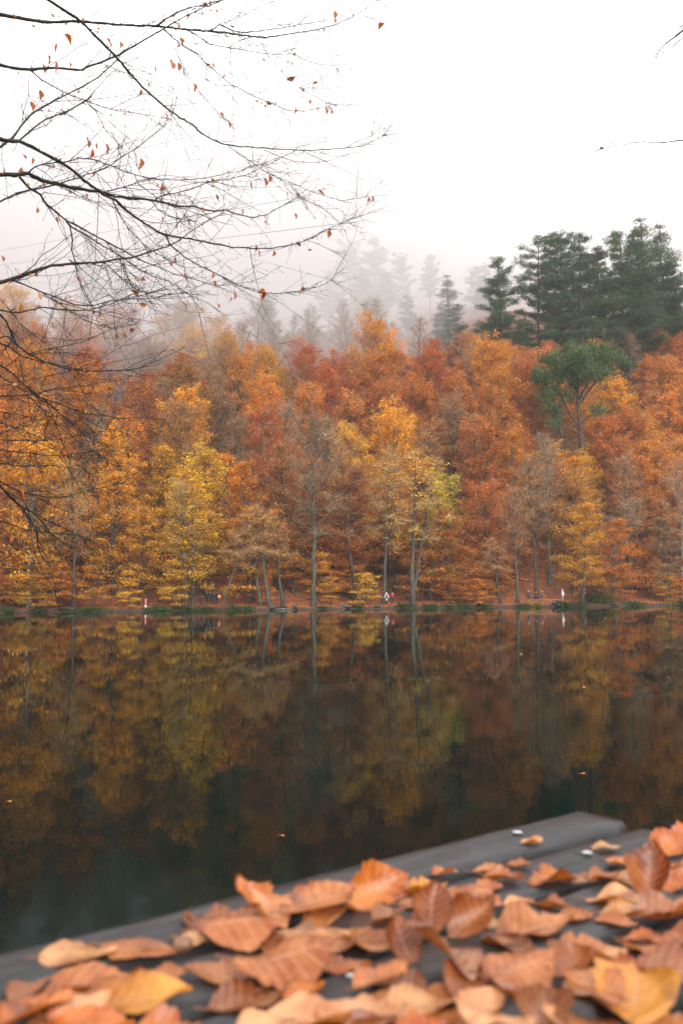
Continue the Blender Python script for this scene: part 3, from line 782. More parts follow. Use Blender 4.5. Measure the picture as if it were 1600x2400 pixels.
# wooden rail
m, N, L, out = mat('weathered_rail_wood')
p = N.new('ShaderNodeBsdfPrincipled'); p.inputs['Roughness'].default_value = .8
L.new(ramp(N, L, noise(N, L, 8, 4, texco(N)), [(.3, (.06, .045, .035)), (.7, (.2, .16, .13))]), p.inputs['Base Color']); L.new(p.outputs[0], out.inputs['Surface'])
M['rail'] = m
xa, ya = foot(1232, 2.3); xb, yb = foot(1308, 2.3)
e = empty('wooden_rail', (xa, ya, gz(xa, ya))); tag(e, 'low wooden rail on short posts in front of the dark-clad walkers', 'railing')
dx, dy = xb - xa, yb - ya
mb = MB(); mb.tube([(-.2, 0, .55), (dx * .5, dy * .5, .5), (dx + .2, dy, .5)], .07, 7); obj('rail', mb.mesh('rail'), M['rail'], e)
for f in (0.02, .35, .68, .98):
    mb = MB(); mb.tube([(dx * f, dy * f + .12, -.3), (dx * f, dy * f + .12, .56)], .06, 7); obj('post', mb.mesh('post'), M['rail'], e)

# ------------------------------------------------------------------ walkers
def plain(name, col, rough=.8):
    m, N, L, out = mat(name)
    p = N.new('ShaderNodeBsdfPrincipled'); p.inputs['Roughness'].default_value = rough
    a = noise(N, L, 14, 3, texco(N))
    L.new(ramp(N, L, a, [(.3, tuple(c * .8 for c in col)), (.7, tuple(min(1, c * 1.15) for c in col))]), p.inputs['Base Color'])
    L.new(p.outputs[0], out.inputs['Surface']); return m
SKIN = plain('skin', (.45, .26, .18), .55)
HAIR = plain('dark_hair', (.02, .015, .012), .6)
CL = {k: plain('cloth_' + k, v) for k, v in dict(white=(.78, .76, .74), red=(.42, .02, .05), black=(.012, .013, .018), navy=(.02, .025, .045), grey=(.2, .2, .22), brown=(.09, .06, .045), beige=(.5, .42, .36), pink=(.5, .2, .2), plum=(.12, .05, .06)).items()}
def skin_obj(name, nodes, edges, mt, parent, lev=2):
    me = bpy.data.meshes.new(name); me.from_pydata([n[:3] for n in nodes], edges, [])
    o = obj(name, me, mt, parent)
    md = o.modifiers.new('skin', 'SKIN')
    for v, n in zip(me.skin_vertices[0].data, nodes): v.radius = (n[3], n[4] if len(n) > 4 else n[3])
    me.skin_vertices[0].data[0].use_root = True
    md.use_smooth_shade = True
    s = o.modifiers.new('subdivision', 'SUBSURF'); s.levels = s.render_levels = lev
    return o
def ball(mb, c, r, k=12, n=8, top=1.0):
    V, Q = [], []
    for j in range(n + 1):
        th = math.pi * top * j / n
        for i in range(k): V.append((c[0] + r[0] * math.sin(th) * math.cos(2 * math.pi * i / k), c[1] + r[1] * math.sin(th) * math.sin(2 * math.pi * i / k), c[2] + r[2] * math.cos(th)))
    for j in range(n):
        for i in range(k): Q.append((j * k + i, j * k + (i + 1) % k, (j + 1) * k + (i + 1) % k, (j + 1) * k + i))
    mb.add(V, Q)
def person(px, back, h, face, top, legs, lab, head='hair', stride=.12, armr=.25, arml=.1, long=False, dz=0.0):
    x, y = foot(px, back)
    e = empty('person', (x, y, gz(x, y) + .02 + dz), R(face)); k = h / 1.75; e.scale = (k, k, k)
    tag(e, lab, 'person', 'walkers on the far shore')
    S = stride
    # joints: -y is forward
    pel = (0, 0, .95, .15, .11); ch = (0, .0, 1.22, .15, .11); sh = (0, .01, 1.42, .13, .1); nk = (0, 0, 1.52, .055); hd = (0, -.015, 1.62, .085, .1); tp = (0, -.01, 1.71, .075, .085)
    hipl, kl, al, fl = (.09, 0, .9, .09), (.1, -S * .9, .5, .065), (.1, -S, .09, .045), (.11, -S - .14, .035, .04)
    hipr, kr, ar, fr = (-.09, 0, .9, .09), (-.1, S * .4, .5, .065), (-.1, S, .09, .045), (-.11, S - .14, .035, .04)
    sl, el, wl_, hl = (.18, .01, 1.4, .06), (.25, .02 - arml * .3, 1.15, .048), (.23, -arml, .93 + arml * .4, .036), (.225, -arml - .06, .86 + arml * .4, .03)
    sr, er, wr, hr = (-.18, .01, 1.4, .06), (-.25, .02 - armr * .3, 1.15, .048), (-.23, -armr, .93 + armr * .5, .036), (-.225, -armr - .06, .86 + armr * .6, .03)
    nodes = [pel, ch, sh, nk, hd, tp, hipl, kl, al, fl, hipr, kr, ar, fr, sl, el, wl_, hl, sr, er, wr, hr, (0, -.118, 1.605, .014), (.088, .0, 1.61, .016), (-.088, .0, 1.61, .016)]
    edges = [(0, 1), (1, 2), (2, 3), (3, 4), (4, 5), (0, 6), (6, 7), (7, 8), (8, 9), (0, 10), (10, 11), (11, 12), (12, 13), (2, 14), (14, 15), (15, 16), (16, 17), (2, 18), (18, 19), (19, 20), (20, 21), (4, 22), (4, 23), (4, 24)]
    skin_obj('body', nodes, edges, SKIN, e)
    g = lambda n, a: (*n[:3], *[q + a for q in n[3:]])
    hem = (0, 0, .62 if long else .84, .2 if long else .165, .15 if long else .125)
    jn = [g(pel, .03), g(ch, .04), g(sh, .035), hem, g(sl, .02), g(el, .022), g(wl_, .02), g(sr, .02), g(er, .022), g(wr, .02), (0, .0, 1.5, .075)]
    skin_obj('jacket', jn, [(0, 1), (1, 2), (0, 3), (2, 4), (4, 5), (5, 6), (2, 7), (7, 8), (8, 9), (2, 10)], CL[top], e)
    tn = [(0, 0, .93, .155, .115), g(hipl, .012), g(kl, .016), g(al, .02), g(hipr, .012), g(kr, .016), g(ar, .02)]
    skin_obj('trousers', tn, [(0, 1), (1, 2), (2, 3), (0, 4), (4, 5), (5, 6)], CL[legs], e)
    for a, f in ((al, fl), (ar, fr)):
        skin_obj('shoe', [(a[0], a[1] + .03, .05, .05, .05), (f[0], f[1], .04, .045, .04)], [(0, 1)], CL['black'], e, 1)
    mb = MB()
    if head == 'hair': ball(mb, (0, .012, 1.655), (.094, .112, .105), top=.56); ball(mb, (0, .06, 1.6), (.085, .06, .1)); obj('hair', mb.mesh('hair'), HAIR, e)
    else:
        ball(mb, (0, 0, 1.66), (.112, .13, .12), top=.6); mb.tube([(0, 0, 1.66), (0, 0, 1.685)], [.135, .125], 12); obj('hat', mb.mesh('hat'), CL[head], e)
    return e
w1 = person(904, 1.6, 1.72, 176, 'white', 'black', 'walker in a long white coat seen from behind, round dark backpack on', 'white', .05, .12, .1, True)
person(918, 3.2, 1.7, 195, 'red', 'black', 'walker in a red jacket and dark trousers beside the white coat', 'hair', .06, .3, .25)
person(1236, 4.0, 1.75, 10, 'navy', 'black', 'tallest of three dark-clad walkers by the rail, navy jacket', 'hair', .04)
person(1254, 4.2, 1.45, -20, 'black', 'black', 'shortest walker, all in black, in the middle behind the rail', 'hair', .04)
person(1268, 4.4, 1.7, 30, 'plum', 'brown', 'walker in a plum jacket at the right of the rail trio', 'hair', .06)
person(1316, 3.6, 1.78, 95, 'white', 'grey', 'walker in a white hat and white top above the dark rock', 'white', .16)
person(1368, 4.4, 1.75, -75, 'beige', 'grey', 'walker in beige with a pale cap near the shore bush', 'white', .24)
person(484, 3.4, 1.75, 160, 'black', 'black', 'leftmost of the close group in black under the yellow leaves', 'hair', .05)
person(493, 3.9, 1.8, 190, 'navy', 'black', 'dark navy figure in the middle of the close group under the yellow leaves', 'hair', .05)
person(501, 3.3, 1.7, 175, 'black', 'black', 'black-clad figure second from the right in the close group', 'hair', .05)
person(508, 3.8, 1.72, 140, 'black', 'black', 'rightmost black-clad figure of the close group, by the orange ball', 'hair', .05)
person(472, 1.9, 1.5, 170, 'black', 'black', 'figure in black standing alone lower down by the mossy trunk', 'hair', .04)
# backpack on the white coat
mb = MB(); ball(mb, (0, 0, 0), (.17, .1, .23)); bp_o = empty('backpack', w1.location + Vector((0.01, -.2, 1.22))); bp_o.rotation_euler = (0, 0, R(176))
obj('bag', mb.mesh('bag'), CL['black'], bp_o); mb = MB(); ball(mb, (0, .07, -.05), (.11, .05, .1)); obj('pocket', mb.mesh('pocket'), CL['navy'], bp_o)
tag(bp_o, 'round black backpack on the white-coated walker', 'backpack')
# orange ball lamp, pink post
x, y = foot(513, 3.0)
e = empty('globe_lantern', (x, y, gz(x, y))); tag(e, 'small round orange ball on a thin stake beside the close group', 'lantern')
mb = MB(); ball(mb, (0, 0, 1.1), (.26, .26, .26), 14, 10); obj('globe', mb.mesh('globe'), plain('orange_globe', (.75, .25, .12), .4), e)
mb = MB(); mb.tube([(0, 0, -.2), (0, 0, .9)], .025, 6); obj('stake', mb.mesh('stake'), M['rail'], e)
x, y = foot(341, 1.6)
e = empty('marker_post', (x, y, gz(x, y))); tag(e, 'small pink post with a white foot near the water on the left', 'post')
mb = MB(); mb.tube([(0, 0, .3), (0, 0, 1.0), (0, 0, 1.1)], [.12, .12, .07], 8); obj('post', mb.mesh('post'), CL['pink'], e)
mb = MB(); mb.tube([(0, 0, -.2), (0, 0, .3)], [.14, .12], 8); obj('foot', mb.mesh('foot'), CL['white'], e)
# fallen log
x, y = foot(655, -.2)
mb = MB(); mb.tube([(-1.6, 0, .05), (0, .1, .12), (1.4, -.1, .1)], [.1, .13, .07], 7, True, .15, np.random.default_rng(2))
tag(obj('driftwood', mb.mesh('driftwood'), M['bark_pale'], None, (x, y, .02)), 'pale bare log lying in the water under the rooted clump', 'log')

# ------------------------------------------------------------------ leaves seen close: beech leaves with veins, fold and curl
def leaf_mesh(seed, Ln=1.0, wid=.6, fold=.25, curl=.6, cup=.2, twist=.0, wav=.03, nu=22, nv=6, teeth=.035):
    rng = np.random.default_rng(seed)
    t = np.linspace(0, 1, nu + 1)
    w = np.sin(math.pi * np.clip(t, 0, 1) ** .92) ** .78 * wid / 2 * (1 - .25 * np.maximum(t - .6, 0))
    w = w * (1 + teeth * np.sin(t * 34 + rng.uniform(0, 6)) + .03 * np.sin(t * 11 + rng.uniform(0, 6)))
    w[0], w[-1] = .012, .006
    s = np.linspace(-1, 1, 2 * nv + 1)
    U, S = np.meshgrid(t, s, indexing='ij')
    edge = []
    for k in range(2):                          # each margin its own: waves, small tears
        e_ = 1 + .05 * np.sin(t * rng.uniform(5, 9) + rng.uniform(0, 6)) + .03 * rng.normal(size=len(t))
        for q in range(rng.integers(0, 3)): e_ -= rng.uniform(.1, .35) * np.exp(-((t - rng.uniform(.2, .9)) / rng.uniform(.015, .05)) ** 2)
        edge.append(e_)
    Wd = np.where(S < 0, (w * edge[0])[:, None], (w * edge[1])[:, None])
    X = U - .5; Yv = S * Wd + .05 * wid * np.sin(U * math.pi) * rng.uniform(-1, 1)
    Yc = S * Wd
    Z = fold * np.abs(Yc) + cup * Yc ** 2 / (wid / 2)
    Z += .004 * np.cos((U - np.abs(S) * .16) * 2 * math.pi * 8) * np.abs(S) * (w[:, None] / (wid / 2))
    for k in range(3):
        a, b, c = rng.uniform(3, 9), rng.uniform(-4, 4), rng.uniform(0, 6)
        Z += wav * np.sin(a * U + b * S + c) * (.3 + np.abs(S))
    # twist round the midrib, then curl along it
    tw = twist * (U - .5); Y2 = Yv * np.cos(tw) - Z * np.sin(tw); Z2 = Yv * np.sin(tw) + Z * np.cos(tw)
    if abs(curl) > 1e-3:
        th = curl * (U - .4); rr = 1 / curl
        X3 = np.sin(th) * (rr - Z2); Z3 = rr - np.cos(th) * (rr - Z2)
    else: X3, Z3 = X, Z2
    V = np.stack([X3, Y2, Z3], -1).reshape(-1, 3) * Ln
    m_ = 2 * nv + 1; Q = [(i * m_ + j, i * m_ + j + 1, (i + 1) * m_ + j + 1, (i + 1) * m_ + j) for i in range(nu) for j in range(m_ - 1)]
    me = smooth(mesh_np('blade', V, Q))
    uv = me.uv_layers.new(name='leaf')
    co = np.stack([U, S * .5 + .5], -1).reshape(-1, 2)
    li = np.empty(len(me.loops), np.int32); me.loops.foreach_get('vertex_index', li)
    uv.data.foreach_set('uv', co[li].astype(np.float32).ravel())
    b0 = V.reshape(nu + 1, m_, 3)[0, nv]; b1 = V.reshape(nu + 1, m_, 3)[2, nv]
    d = (b0 - b1) / (np.linalg.norm(b0 - b1) + 1e-9)
    st = MB(); st.tube([b1, b0, b0 + d * .08 * Ln, b0 + d * .17 * Ln + np.array([0, 0, .02 * Ln])], np.array([.008, .010, .009, .011]) * Ln, 5)
    zmin = V[:, 2].min()
    return me, st.mesh('stem'), zmin
def leaf_mat(name, gloss=.4, transl=.25):
    m, N, L, out = mat(name)
    oi = N.new('ShaderNodeObjectInfo'); col = oi.outputs['Color']
    uv = N.new('ShaderNodeUVMap'); uv.uv_map = 'leaf'
    sp = N.new('ShaderNodeSeparateXYZ'); L.new(uv.outputs[0], sp.inputs[0])
    t, s = sp.outputs[0], math_n(N, L, 'ABSOLUTE', math_n(N, L, 'SUBTRACT', sp.outputs[1], .5))
    ph = math_n(N, L, 'SUBTRACT', t, math_n(N, L, 'MULTIPLY', s, .32))
    vein = math_n(N, L, 'GREATER_THAN', math_n(N, L, 'COSINE', math_n(N, L, 'MULTIPLY', ph, 2 * math.pi * 8)), .93)
    mid = math_n(N, L, 'LESS_THAN', s, .018)
    v = math_n(N, L, 'MAXIMUM', vein, mid)
    loc = N.new('ShaderNodeVectorMath'); loc.operation = 'ADD'
    L.new(texco(N), loc.inputs[0]); L.new(oi.outputs['Location'], loc.inputs[1])
    n1 = noise(N, L, 26, 4, loc.outputs[0]); n2 = noise(N, L, 140, 3, loc.outputs[0])
    dark = mixc(N, L, 1.0, col, (.58, .44, .36), 'MULTIPLY')
    lite = mixc(N, L, .16, col, (.72, .42, .2))
    f = N.new('ShaderNodeMapRange'); L.new(n1, f.inputs['Value']); f.inputs['From Min'].default_value = .36; f.inputs['From Max'].default_value = .66
    c = mixc(N, L, f.outputs['Result'], dark, lite)
    spot = math_n(N, L, 'GREATER_THAN', n2, .69)
    c = mixc(N, L, math_n(N, L, 'MULTIPLY', spot, .55), c, (.1, .035, .02))
    c = mixc(N, L, math_n(N, L, 'MULTIPLY', v, .38), c, (.6, .32, .14))
    n3 = noise(N, L, 45, 3, loc.outputs[0])
    mg = N.new('ShaderNodeMapRange'); L.new(math_n(N, L, 'ADD', s, math_n(N, L, 'MULTIPLY', n3, .3)), mg.inputs['Value']); mg.inputs['From Min'].default_value = .52; mg.inputs['From Max'].default_value = .7
    c = mixc(N, L, math_n(N, L, 'MULTIPLY', mg.outputs['Result'], .55), c, mixc(N, L, 1.0, c, (.5, .36, .3), 'MULTIPLY'))
    bl = N.new('ShaderNodeMapRange'); L.new(noise(N, L, 18, 2, loc.outputs[0]), bl.inputs['Value']); bl.inputs['From Min'].default_value = .6; bl.inputs['From Max'].default_value = .72
    c = mixc(N, L, math_n(N, L, 'MULTIPLY', bl.outputs['Result'], .7), c, (.12, .04, .025))
    p = N.new('ShaderNodeBsdfPrincipled'); L.new(c, p.inputs['Base Color'])
    L.new(math_n(N, L, 'ADD', math_n(N, L, 'MULTIPLY', n1, .5), gloss - .25), p.inputs['Roughness']); p.inputs['Specular IOR Level'].default_value = .5
    tr = N.new('ShaderNodeBsdfTranslucent')
    hs = N.new('ShaderNodeHueSaturation'); hs.inputs['Saturation'].default_value = 1.35; hs.inputs['Value'].default_value = 1.1; L.new(c, hs.inputs['Color']); L.new(hs.outputs[0], tr.inputs['Color'])
    ms = N.new('ShaderNodeMixShader'); ms.inputs[0].default_value = transl; L.new(p.outputs[0], ms.inputs[1]); L.new(tr.outputs[0], ms.inputs[2])
    bp = N.new('ShaderNodeBump'); bp.inputs['Strength'].default_value = .35; bp.inputs['Distance'].default_value = .002
    L.new(n2, bp.inputs['Height']); L.new(bp.outputs[0], p.inputs['Normal'])
    L.new(ms.outputs[0], out.inputs['Surface']); return m
M['leaf'] = leaf_mat('beech_leaf', .27, .3)
M['stem'] = plain('leaf_stem', (.2, .08, .04), .6)

# ------------------------------------------------------------------ the table
HP = .31
TZ = CAM_Z - HP
c0 = at_z(1347, 1901, TZ); c1 = at_z(0, 2234, TZ)
along = Vector((c1.x - c0.x, c1.y - c0.y, 0)).normalized()       # from the far corner back along the edge
across = Vector((-along.y, along.x, 0))
if across.y > 0: across = -across
TANG = math.atan2(-along.y, -along.x)
table = empty('picnic_table', (c0.x, c0.y, TZ - .75))
tag(table, 'weathered grey plank table strewn with fallen leaves at the lake edge', 'table')
m, N, L, out = mat('wet_weathered_planks')
mp = N.new('ShaderNodeMapping'); L.new(texco(N), mp.inputs['Vector']); mp.inputs['Rotation'].default_value = (0, 0, -TANG)
mp2 = N.new('ShaderNodeMapping'); L.new(mp.outputs[0], mp2.inputs['Vector']); mp2.inputs['Scale'].default_value = (2.0, 38, 20)
oi = N.new('ShaderNodeObjectInfo')
add = N.new('ShaderNodeVectorMath'); add.operation = 'ADD'; L.new(mp2.outputs[0], add.inputs[0])
cb = N.new('ShaderNodeCombineXYZ'); L.new(math_n(N, L, 'MULTIPLY', oi.outputs['Random'], 50), cb.inputs[0]); L.new(cb.outputs[0], add.inputs[1])
g1 = noise(N, L, 1.0, 6, add.outputs[0], .7); g2 = noise(N, L, 7, 4, texco(N))
col = ramp(N, L, g1, [(.34, (.003, .003, .0035)), (.43, (.012, .0115, .0125)), (.55, (.03, .029, .031)), (.66, (.062, .06, .062))])
wet = N.new('ShaderNodeMapRange'); L.new(g2, wet.inputs['Value']); wet.inputs['From Min'].default_value = .4; wet.inputs['From Max'].default_value = .6
col = mixc(N, L, math_n(N, L, 'MULTIPLY', wet.outputs['Result'], .6), col, (.008, .0078, .0086))
g3 = noise(N, L, 16, 5, texco(N), .7); alg = N.new('ShaderNodeMapRange'); L.new(g3, alg.inputs['Value']); alg.inputs['From Min'].default_value = .6; alg.inputs['From Max'].default_value = .74
col = mixc(N, L, math_n(N, L, 'MULTIPLY', alg.outputs['Result'], .6), col, (.03, .035, .014))
g4 = noise(N, L, 60, 3, texco(N)); sp = math_n(N, L, 'GREATER_THAN', g4, .7)
col = mixc(N, L, math_n(N, L, 'MULTIPLY', sp, .5), col, (.13, .12, .11))
p = N.new('ShaderNodeBsdfPrincipled'); L.new(col, p.inputs['Base Color'])
p.inputs['Specular IOR Level'].default_value = .42
rg = N.new('ShaderNodeMapRange'); L.new(wet.outputs['Result'], rg.inputs['Value']); rg.inputs['To Min'].default_value = .6; rg.inputs['To Max'].default_value = .36
L.new(rg.outputs['Result'], p.inputs['Roughness'])
bp = N.new('ShaderNodeBump'); bp.inputs['Strength'].default_value = .8; bp.inputs['Distance'].default_value = .004
L.new(g1, bp.inputs['Height']); L.new(bp.outputs[0], p.inputs['Normal']); L.new(p.outputs[0], out.inputs['Surface'])
M['plank'] = m
PW, PG, PT, PL_ = .0845, .0255, .055, 1.9
def plank_mesh(seed):
    rng = np.random.default_rng(seed); n = 90
    t = np.linspace(0, PL_, n); t = t + np.where((t > 0) & (t < PL_), rng.normal(0, .004, n), 0)
    b = .006
    prof = np.array([(0, -PT + b), (0, -b), (b, 0), (PW * .33, .0004), (PW * .66, .0004), (PW - b, 0), (PW, -b), (PW, -PT + b), (PW - b, -PT), (b, -PT)])
    V = []
    e0 = np.cumsum(rng.normal(0, .0008, n)); e0 -= np.linspace(0, e0[-1], n)
    e1 = np.cumsum(rng.normal(0, .0008, n)); e1 -= np.linspace(0, e1[-1], n)
    for i in range(n):
        for j, (a, z) in enumerate(prof):
            aa = a + (e0[i] if a < PW / 2 else e1[i]) + (rng.normal(0, .0004) if j in (1, 2, 5, 6) else 0)
            q = along * (t[i] + (rng.normal(0, .0015) if i == 0 else 0)) + across * aa
            V.append((q.x, q.y, z + (rng.normal(0, .0003) if j in (3, 4) else 0)))
    k = len(prof); Q = [(i * k + j, i * k + (j + 1) % k, (i + 1) * k + (j + 1) % k, (i + 1) * k + j) for i in range(n - 1) for j in range(k)]
    me = mesh_np('plank', V, Q)
    import bmesh
    bm = bmesh.new(); bm.from_mesh(me); bm.verts.ensure_lookup_table()
    bm.faces.new([bm.verts[j] for j in range(k)]); bm.faces.new([bm.verts[(n - 1) * k + j] for j in reversed(range(k))])
    bmesh.ops.recalc_face_normals(bm, faces=bm.faces); bm.to_mesh(me); bm.free()
    return me
OFFS = [0.0, .001, -.003, .004, 0, -.002, .003]
for i in range(7):
    q = across * (i * (PW + PG)) + along * (OFFS[i] + (0.012 if i == 1 else 0))
    o = obj('plank', plank_mesh(i), M['plank'], table); o.location = (q.x, q.y, .75 + (0, -.001, .0015, -.0005, .001, 0, .001)[i])
    for d_ in (.16, 1.7):
        for f in (.28, .72):
            mb = MB(); ball(mb, (0, 0, 0), (.005, .005, .0018), 8, 4)
            s_ = obj('screw', mb.mesh('screw'), M['stone'], o); r_ = along * d_ + across * (PW * f); s_.location = (r_.x, r_.y, .0012)
def box_between(name, a, b, w, h, parent, mt):
    a, b = Vector(a), Vector(b); d = (b - a).normalized(); up = Vector((0, 0, 1)) if abs(d.z) < .9 else along
    sd = d.cross(up).normalized(); up = sd.cross(d)
    V = [p_ + sd * (w / 2 * sx) + up * (h / 2 * sz) for p_ in (a, b) for sx, sz in ((-1, -1), (1, -1), (1, 1), (-1, 1))]
    me = mesh_np(name, [tuple(v) for v in V], [(0, 1, 2, 3), (7, 6, 5, 4), (0, 4, 5, 1), (1, 5, 6, 2), (2, 6, 7, 3), (3, 7, 4, 0)])
    return obj(name, me, mt, parent)
W_T = 7 * (PW + PG) - PG
for d_ in (.16, 1.7):
    a = along * d_
    box_between('crossbeam', a + across * .03 + Vector((0, 0, .75 - PT - .036)), a + across * (W_T - .03) + Vector((0, 0, .75 - PT - .036)), .045, .07, table, M['plank'])
    for f in (.12, W_T - .12):
        box_between('leg', a + across * f + Vector((0, 0, .75 - PT - .073)), a + across * (f + (-.1 if f < .3 else .1)) + Vector((0, 0, -.06)), .06, .09, table, M['plank'])

LC = dict(t=(.41, .13, .034), p=(.60, .30, .135), r=(.20, .034, .003), o=(.46, .105, .004), y=(.60, .235, .010), m=(.25, .078, .036))
LW = dict(t='tan', p='beige', r='rust', o='orange-brown', y='yellow', m='mauve-brown')
# px, py, apparent width, yaw, colour, curl, fold, cup, tilt(pitch), roll
TL = [(165, 2216, 175, 12, 'p', .25, .1, .1, 0, 0), (308, 2200, 190, -14, 't', .2, .2, -.2, 3, 0), (205, 2272, 210, 8, 't', .3, .2, .2, 2, 0), (120, 2318, 190, 24, 't', .4, .2, .1, 0, -4), (300, 2322, 245, 12, 'y', .5, .35, .2, 4, 8),
      (62, 2372, 140, 50, 'o', .6, .3, .2, 4, 0), (190, 2388, 220, -8, 'o', .5, .3, .2, 2, 0), (392, 2268, 95, 30, 't', .7, .4, .3, 6, 0), (372, 2388, 170, -12, 'o', .8, .3, .4, 4, 0), (470, 2142, 100, 120, 'm', .4, .2, .2, 4, 0),
      (525, 2158, 150, 30, 'r', .9, .4, .4, 8, 10), (545, 2186, 225, 8, 't', -.6, .2, -.5, 5, 4), (450, 2178, 90, 160, 'p', .2, .1, .1, 0, 0), (590, 2112, 105, 140, 'o', 1.2, .5, .6, 34, 0), (632, 2140, 110, 140, 'p', .9, .5, .6, 26, 0), (690, 2100, 150, 10, 't', .4, .2, .3, 3, 0),
      (730, 2128, 180, 35, 't', .4, .25, .2, 4, 0), (700, 2182, 120, 150, 'p', .5, .3, .3, 6, 0), (650, 2268, 270, 6, 't', .7, .2, -.4, 4, 6), (520, 2262, 160, 170, 't', .4, .2, .2, 0, 0), (565, 2316, 180, 30, 'm', .3, .2, .2, 0, 0), (702, 2308, 120, 10, 'o', 1.5, .5, .5, 14, 0),
      (868, 2092, 168, 25, 'o', .35, .25, .25, 18, 52), (770, 2075, 120, 15, 't', .3, .2, .2, 0, 0), (860, 2182, 150, -28, 't', .3, .25, .2, 2, 0), (775, 2196, 120, 60, 'p', .5, .3, .4, 8, 0), (800, 2242, 125, 8, 'o', .5, .3, .2, 3, 0), (985, 2066, 120, 6, 'y', .8, .3, .4, 10, 4),
      (940, 2074, 100, 20, 't', .5, .2, .2, 6, 0), (990, 2098, 150, -4, 't', .3, .2, .2, 0, 0), (1088, 2082, 140, -34, 't', .25, .25, .2, 0, 0), (1035, 2026, 68, 15, 't', .5, .3, .4, 6, 0), (1015, 2150, 105, 75, 'r', .8, .7, .5, 40, 10), (1098, 2160, 150, 20, 'r', 1.1, .5, .6, 30, 40),
      (948, 2212, 110, 110, 'r', 1.0, .4, .5, 34, 0), (1048, 2262, 175, 125, 'm', .8, .3, .3, 16, 20), (1200, 2276, 200, 20, 't', .5, .25, -.3, 6, 12), (1128, 2142, 90, -28, 'p', .4, .2, .2, 4, 0), (1235, 2162, 200, 18, 't', .5, .3, .3, 3, 6), (1175, 2185, 120, -35, 'm', .4, .3, .3, 4, 0),
      (1350, 2212, 195, -6, 'p', .5, .4, .2, 4, 0), (1135, 2022, 95, 8, 'p', .5, .2, .2, 2, 0), (1168, 2038, 95, -30, 't', .8, .3, .4, 4, 0), (1210, 2008, 55, -10, 't', .8, .4, .4, 6, 0), (1285, 2042, 135, 14, 'o', .6, .3, .4, 4, 0), (1362, 2046, 95, 8, 'm', .2, .2, .1, 0, 0),
      (1118, 2062, 110, 10, 't', .3, .2, .2, 0, 0), (1208, 2094, 80, 10, 'p', .7, .4, .3, 4, 0), (1282, 2100, 75, -40, 't', .7, .4, .5, 8, 0), (1240, 1956, 52, 12, 'p', .9, .5, .4, 8, 0), (1412, 1970, 68, -14, 'p', .4, .3, .2, 0, 0), (1462, 2006, 95, -30, 't', .4, .3, .2, 2, 0),
      (1470, 2040, 170, 12, 'p', .4, .3, -.2, 3, 0), (1432, 2092, 150, -8, 'p', .3, .2, .2, 0, 0), (1562, 1978, 120, 35, 'o', .8, .5, .4, 16, 18), (1522, 2072, 120, 60, 'r', 1.0, .7, .6, 42, 0), (1590, 2060, 110, 20, 'o', .8, .4, .4, 24, 10), (1450, 2116, 120, 10, 'p', .4, .2, .2, 2, 0), (1428, 2136, 100, -20, 't', .4, .2, .2, 0, 0),
      (1530, 2128, 150, 8, 'm', .7, .4, .4, 8, 6), (1592, 2120, 120, -30, 't', .5, .4, .3, 20, 0), (1515, 2202, 140, 4, 't', .9, .4, -.4, 6, 0), (1585, 2206, 140, -30, 't', .5, .3, .3, 4, 0), (1392, 2282, 190, 18, 'p', .4, .3, .2, 2, 0), (1432, 2252, 130, -24, 'o', .9, .4, .4, 14, 0), (1535, 2272, 210, -18, 'm', .4, .25, .2, 2, 0),
      (1482, 2362, 210, 70, 'y', .4, .3, .3, 8, 6), (1400, 2352, 140, 110, 't', .4, .3, .2, 2, 0), (1276, 2366, 150, 80, 'm', .7, .3, .8, 10, 0), (962, 2344, 215, 10, 'p', .4, .3, .2, 4, 0), (1118, 2358, 120, 60, 'p', .6, .3, .4, 12, 0), (880, 2292, 140, 30, 't', .6, .3, .3, 4, 0), (905, 2322, 90, 150, 'p', .7, .4, .4, 6, 0),
      (690, 2364, 260, 4, 'p', .4, .3, .2, 4, 0), (600, 2394, 150, 30, 'p', .4, .3, .2, 2, 0), (820, 2352, 210, -10, 'p', .4, .3, .2, 3, 0), (852, 2396, 140, 20, 'r', .9, .5, .5, 10, 0), (1165, 2394, 160, 8, 'p', .4, .3, .2, 2, 0), (980, 2398, 160, 30, 'o', .6, .3, .4, 4, 0), (1565, 2390, 160, -20, 't', .4, .3, .3, 3, 0),
      (760, 2148, 110, 80, 't', .4, .2, .2, 2, 0), (640, 2198, 130, -20, 'm', .4, .2, .2, 0, 0), (905, 2128, 90, 40, 'm', .8, .4, .4, 10, 0), (1290, 2232, 110, 150, 'o', .6, .3, .3, 4, 0), (1330, 2255, 120, 40, 'r', .9, .4, .4, 8, 0), (1090, 2300, 120, 60, 'r', .8, .4, .4, 6, 0), (1600, 1958, 110, 20, 'o', .7, .4, .4, 20, 10), (1545, 2020, 120, 30, 't', .5, .3, .3, 4, 0),
      (1410, 2050, 90, 30, 't', .5, .3, .3, 3, 0), (1330, 2130, 110, 14, 't', .4, .2, .2, 0, 0), (1490, 2180, 90, -30, 'o', .6, .3, .4, 6, 0), (60, 2300, 90, 60, 'm', .4, .3, .2, 2, 0), (450, 2330, 0, 0, 't', 0, 0, 0, 0, 0)]
TL = [q for q in TL if q[2] > 0]
rx = random.Random(4); under = []
while len(under) < 7:
    px = rx.uniform(0, 1600); py = rx.uniform(2080, 2395)
    if py < 2232 - .245 * px + 95: continue
    if rx.random() < .5 and px < 500: continue
    under.append((px, py, 70 + (py - 2000) * .28 * rx.uniform(.8, 1.3), rx.uniform(0, 180), rx.choice('ttpmor'), rx.uniform(.1, .6), rx.uniform(.1, .3), rx.uniform(-.2, .3), rx.uniform(0, 6), 0))
TL = under + TL
placed = []
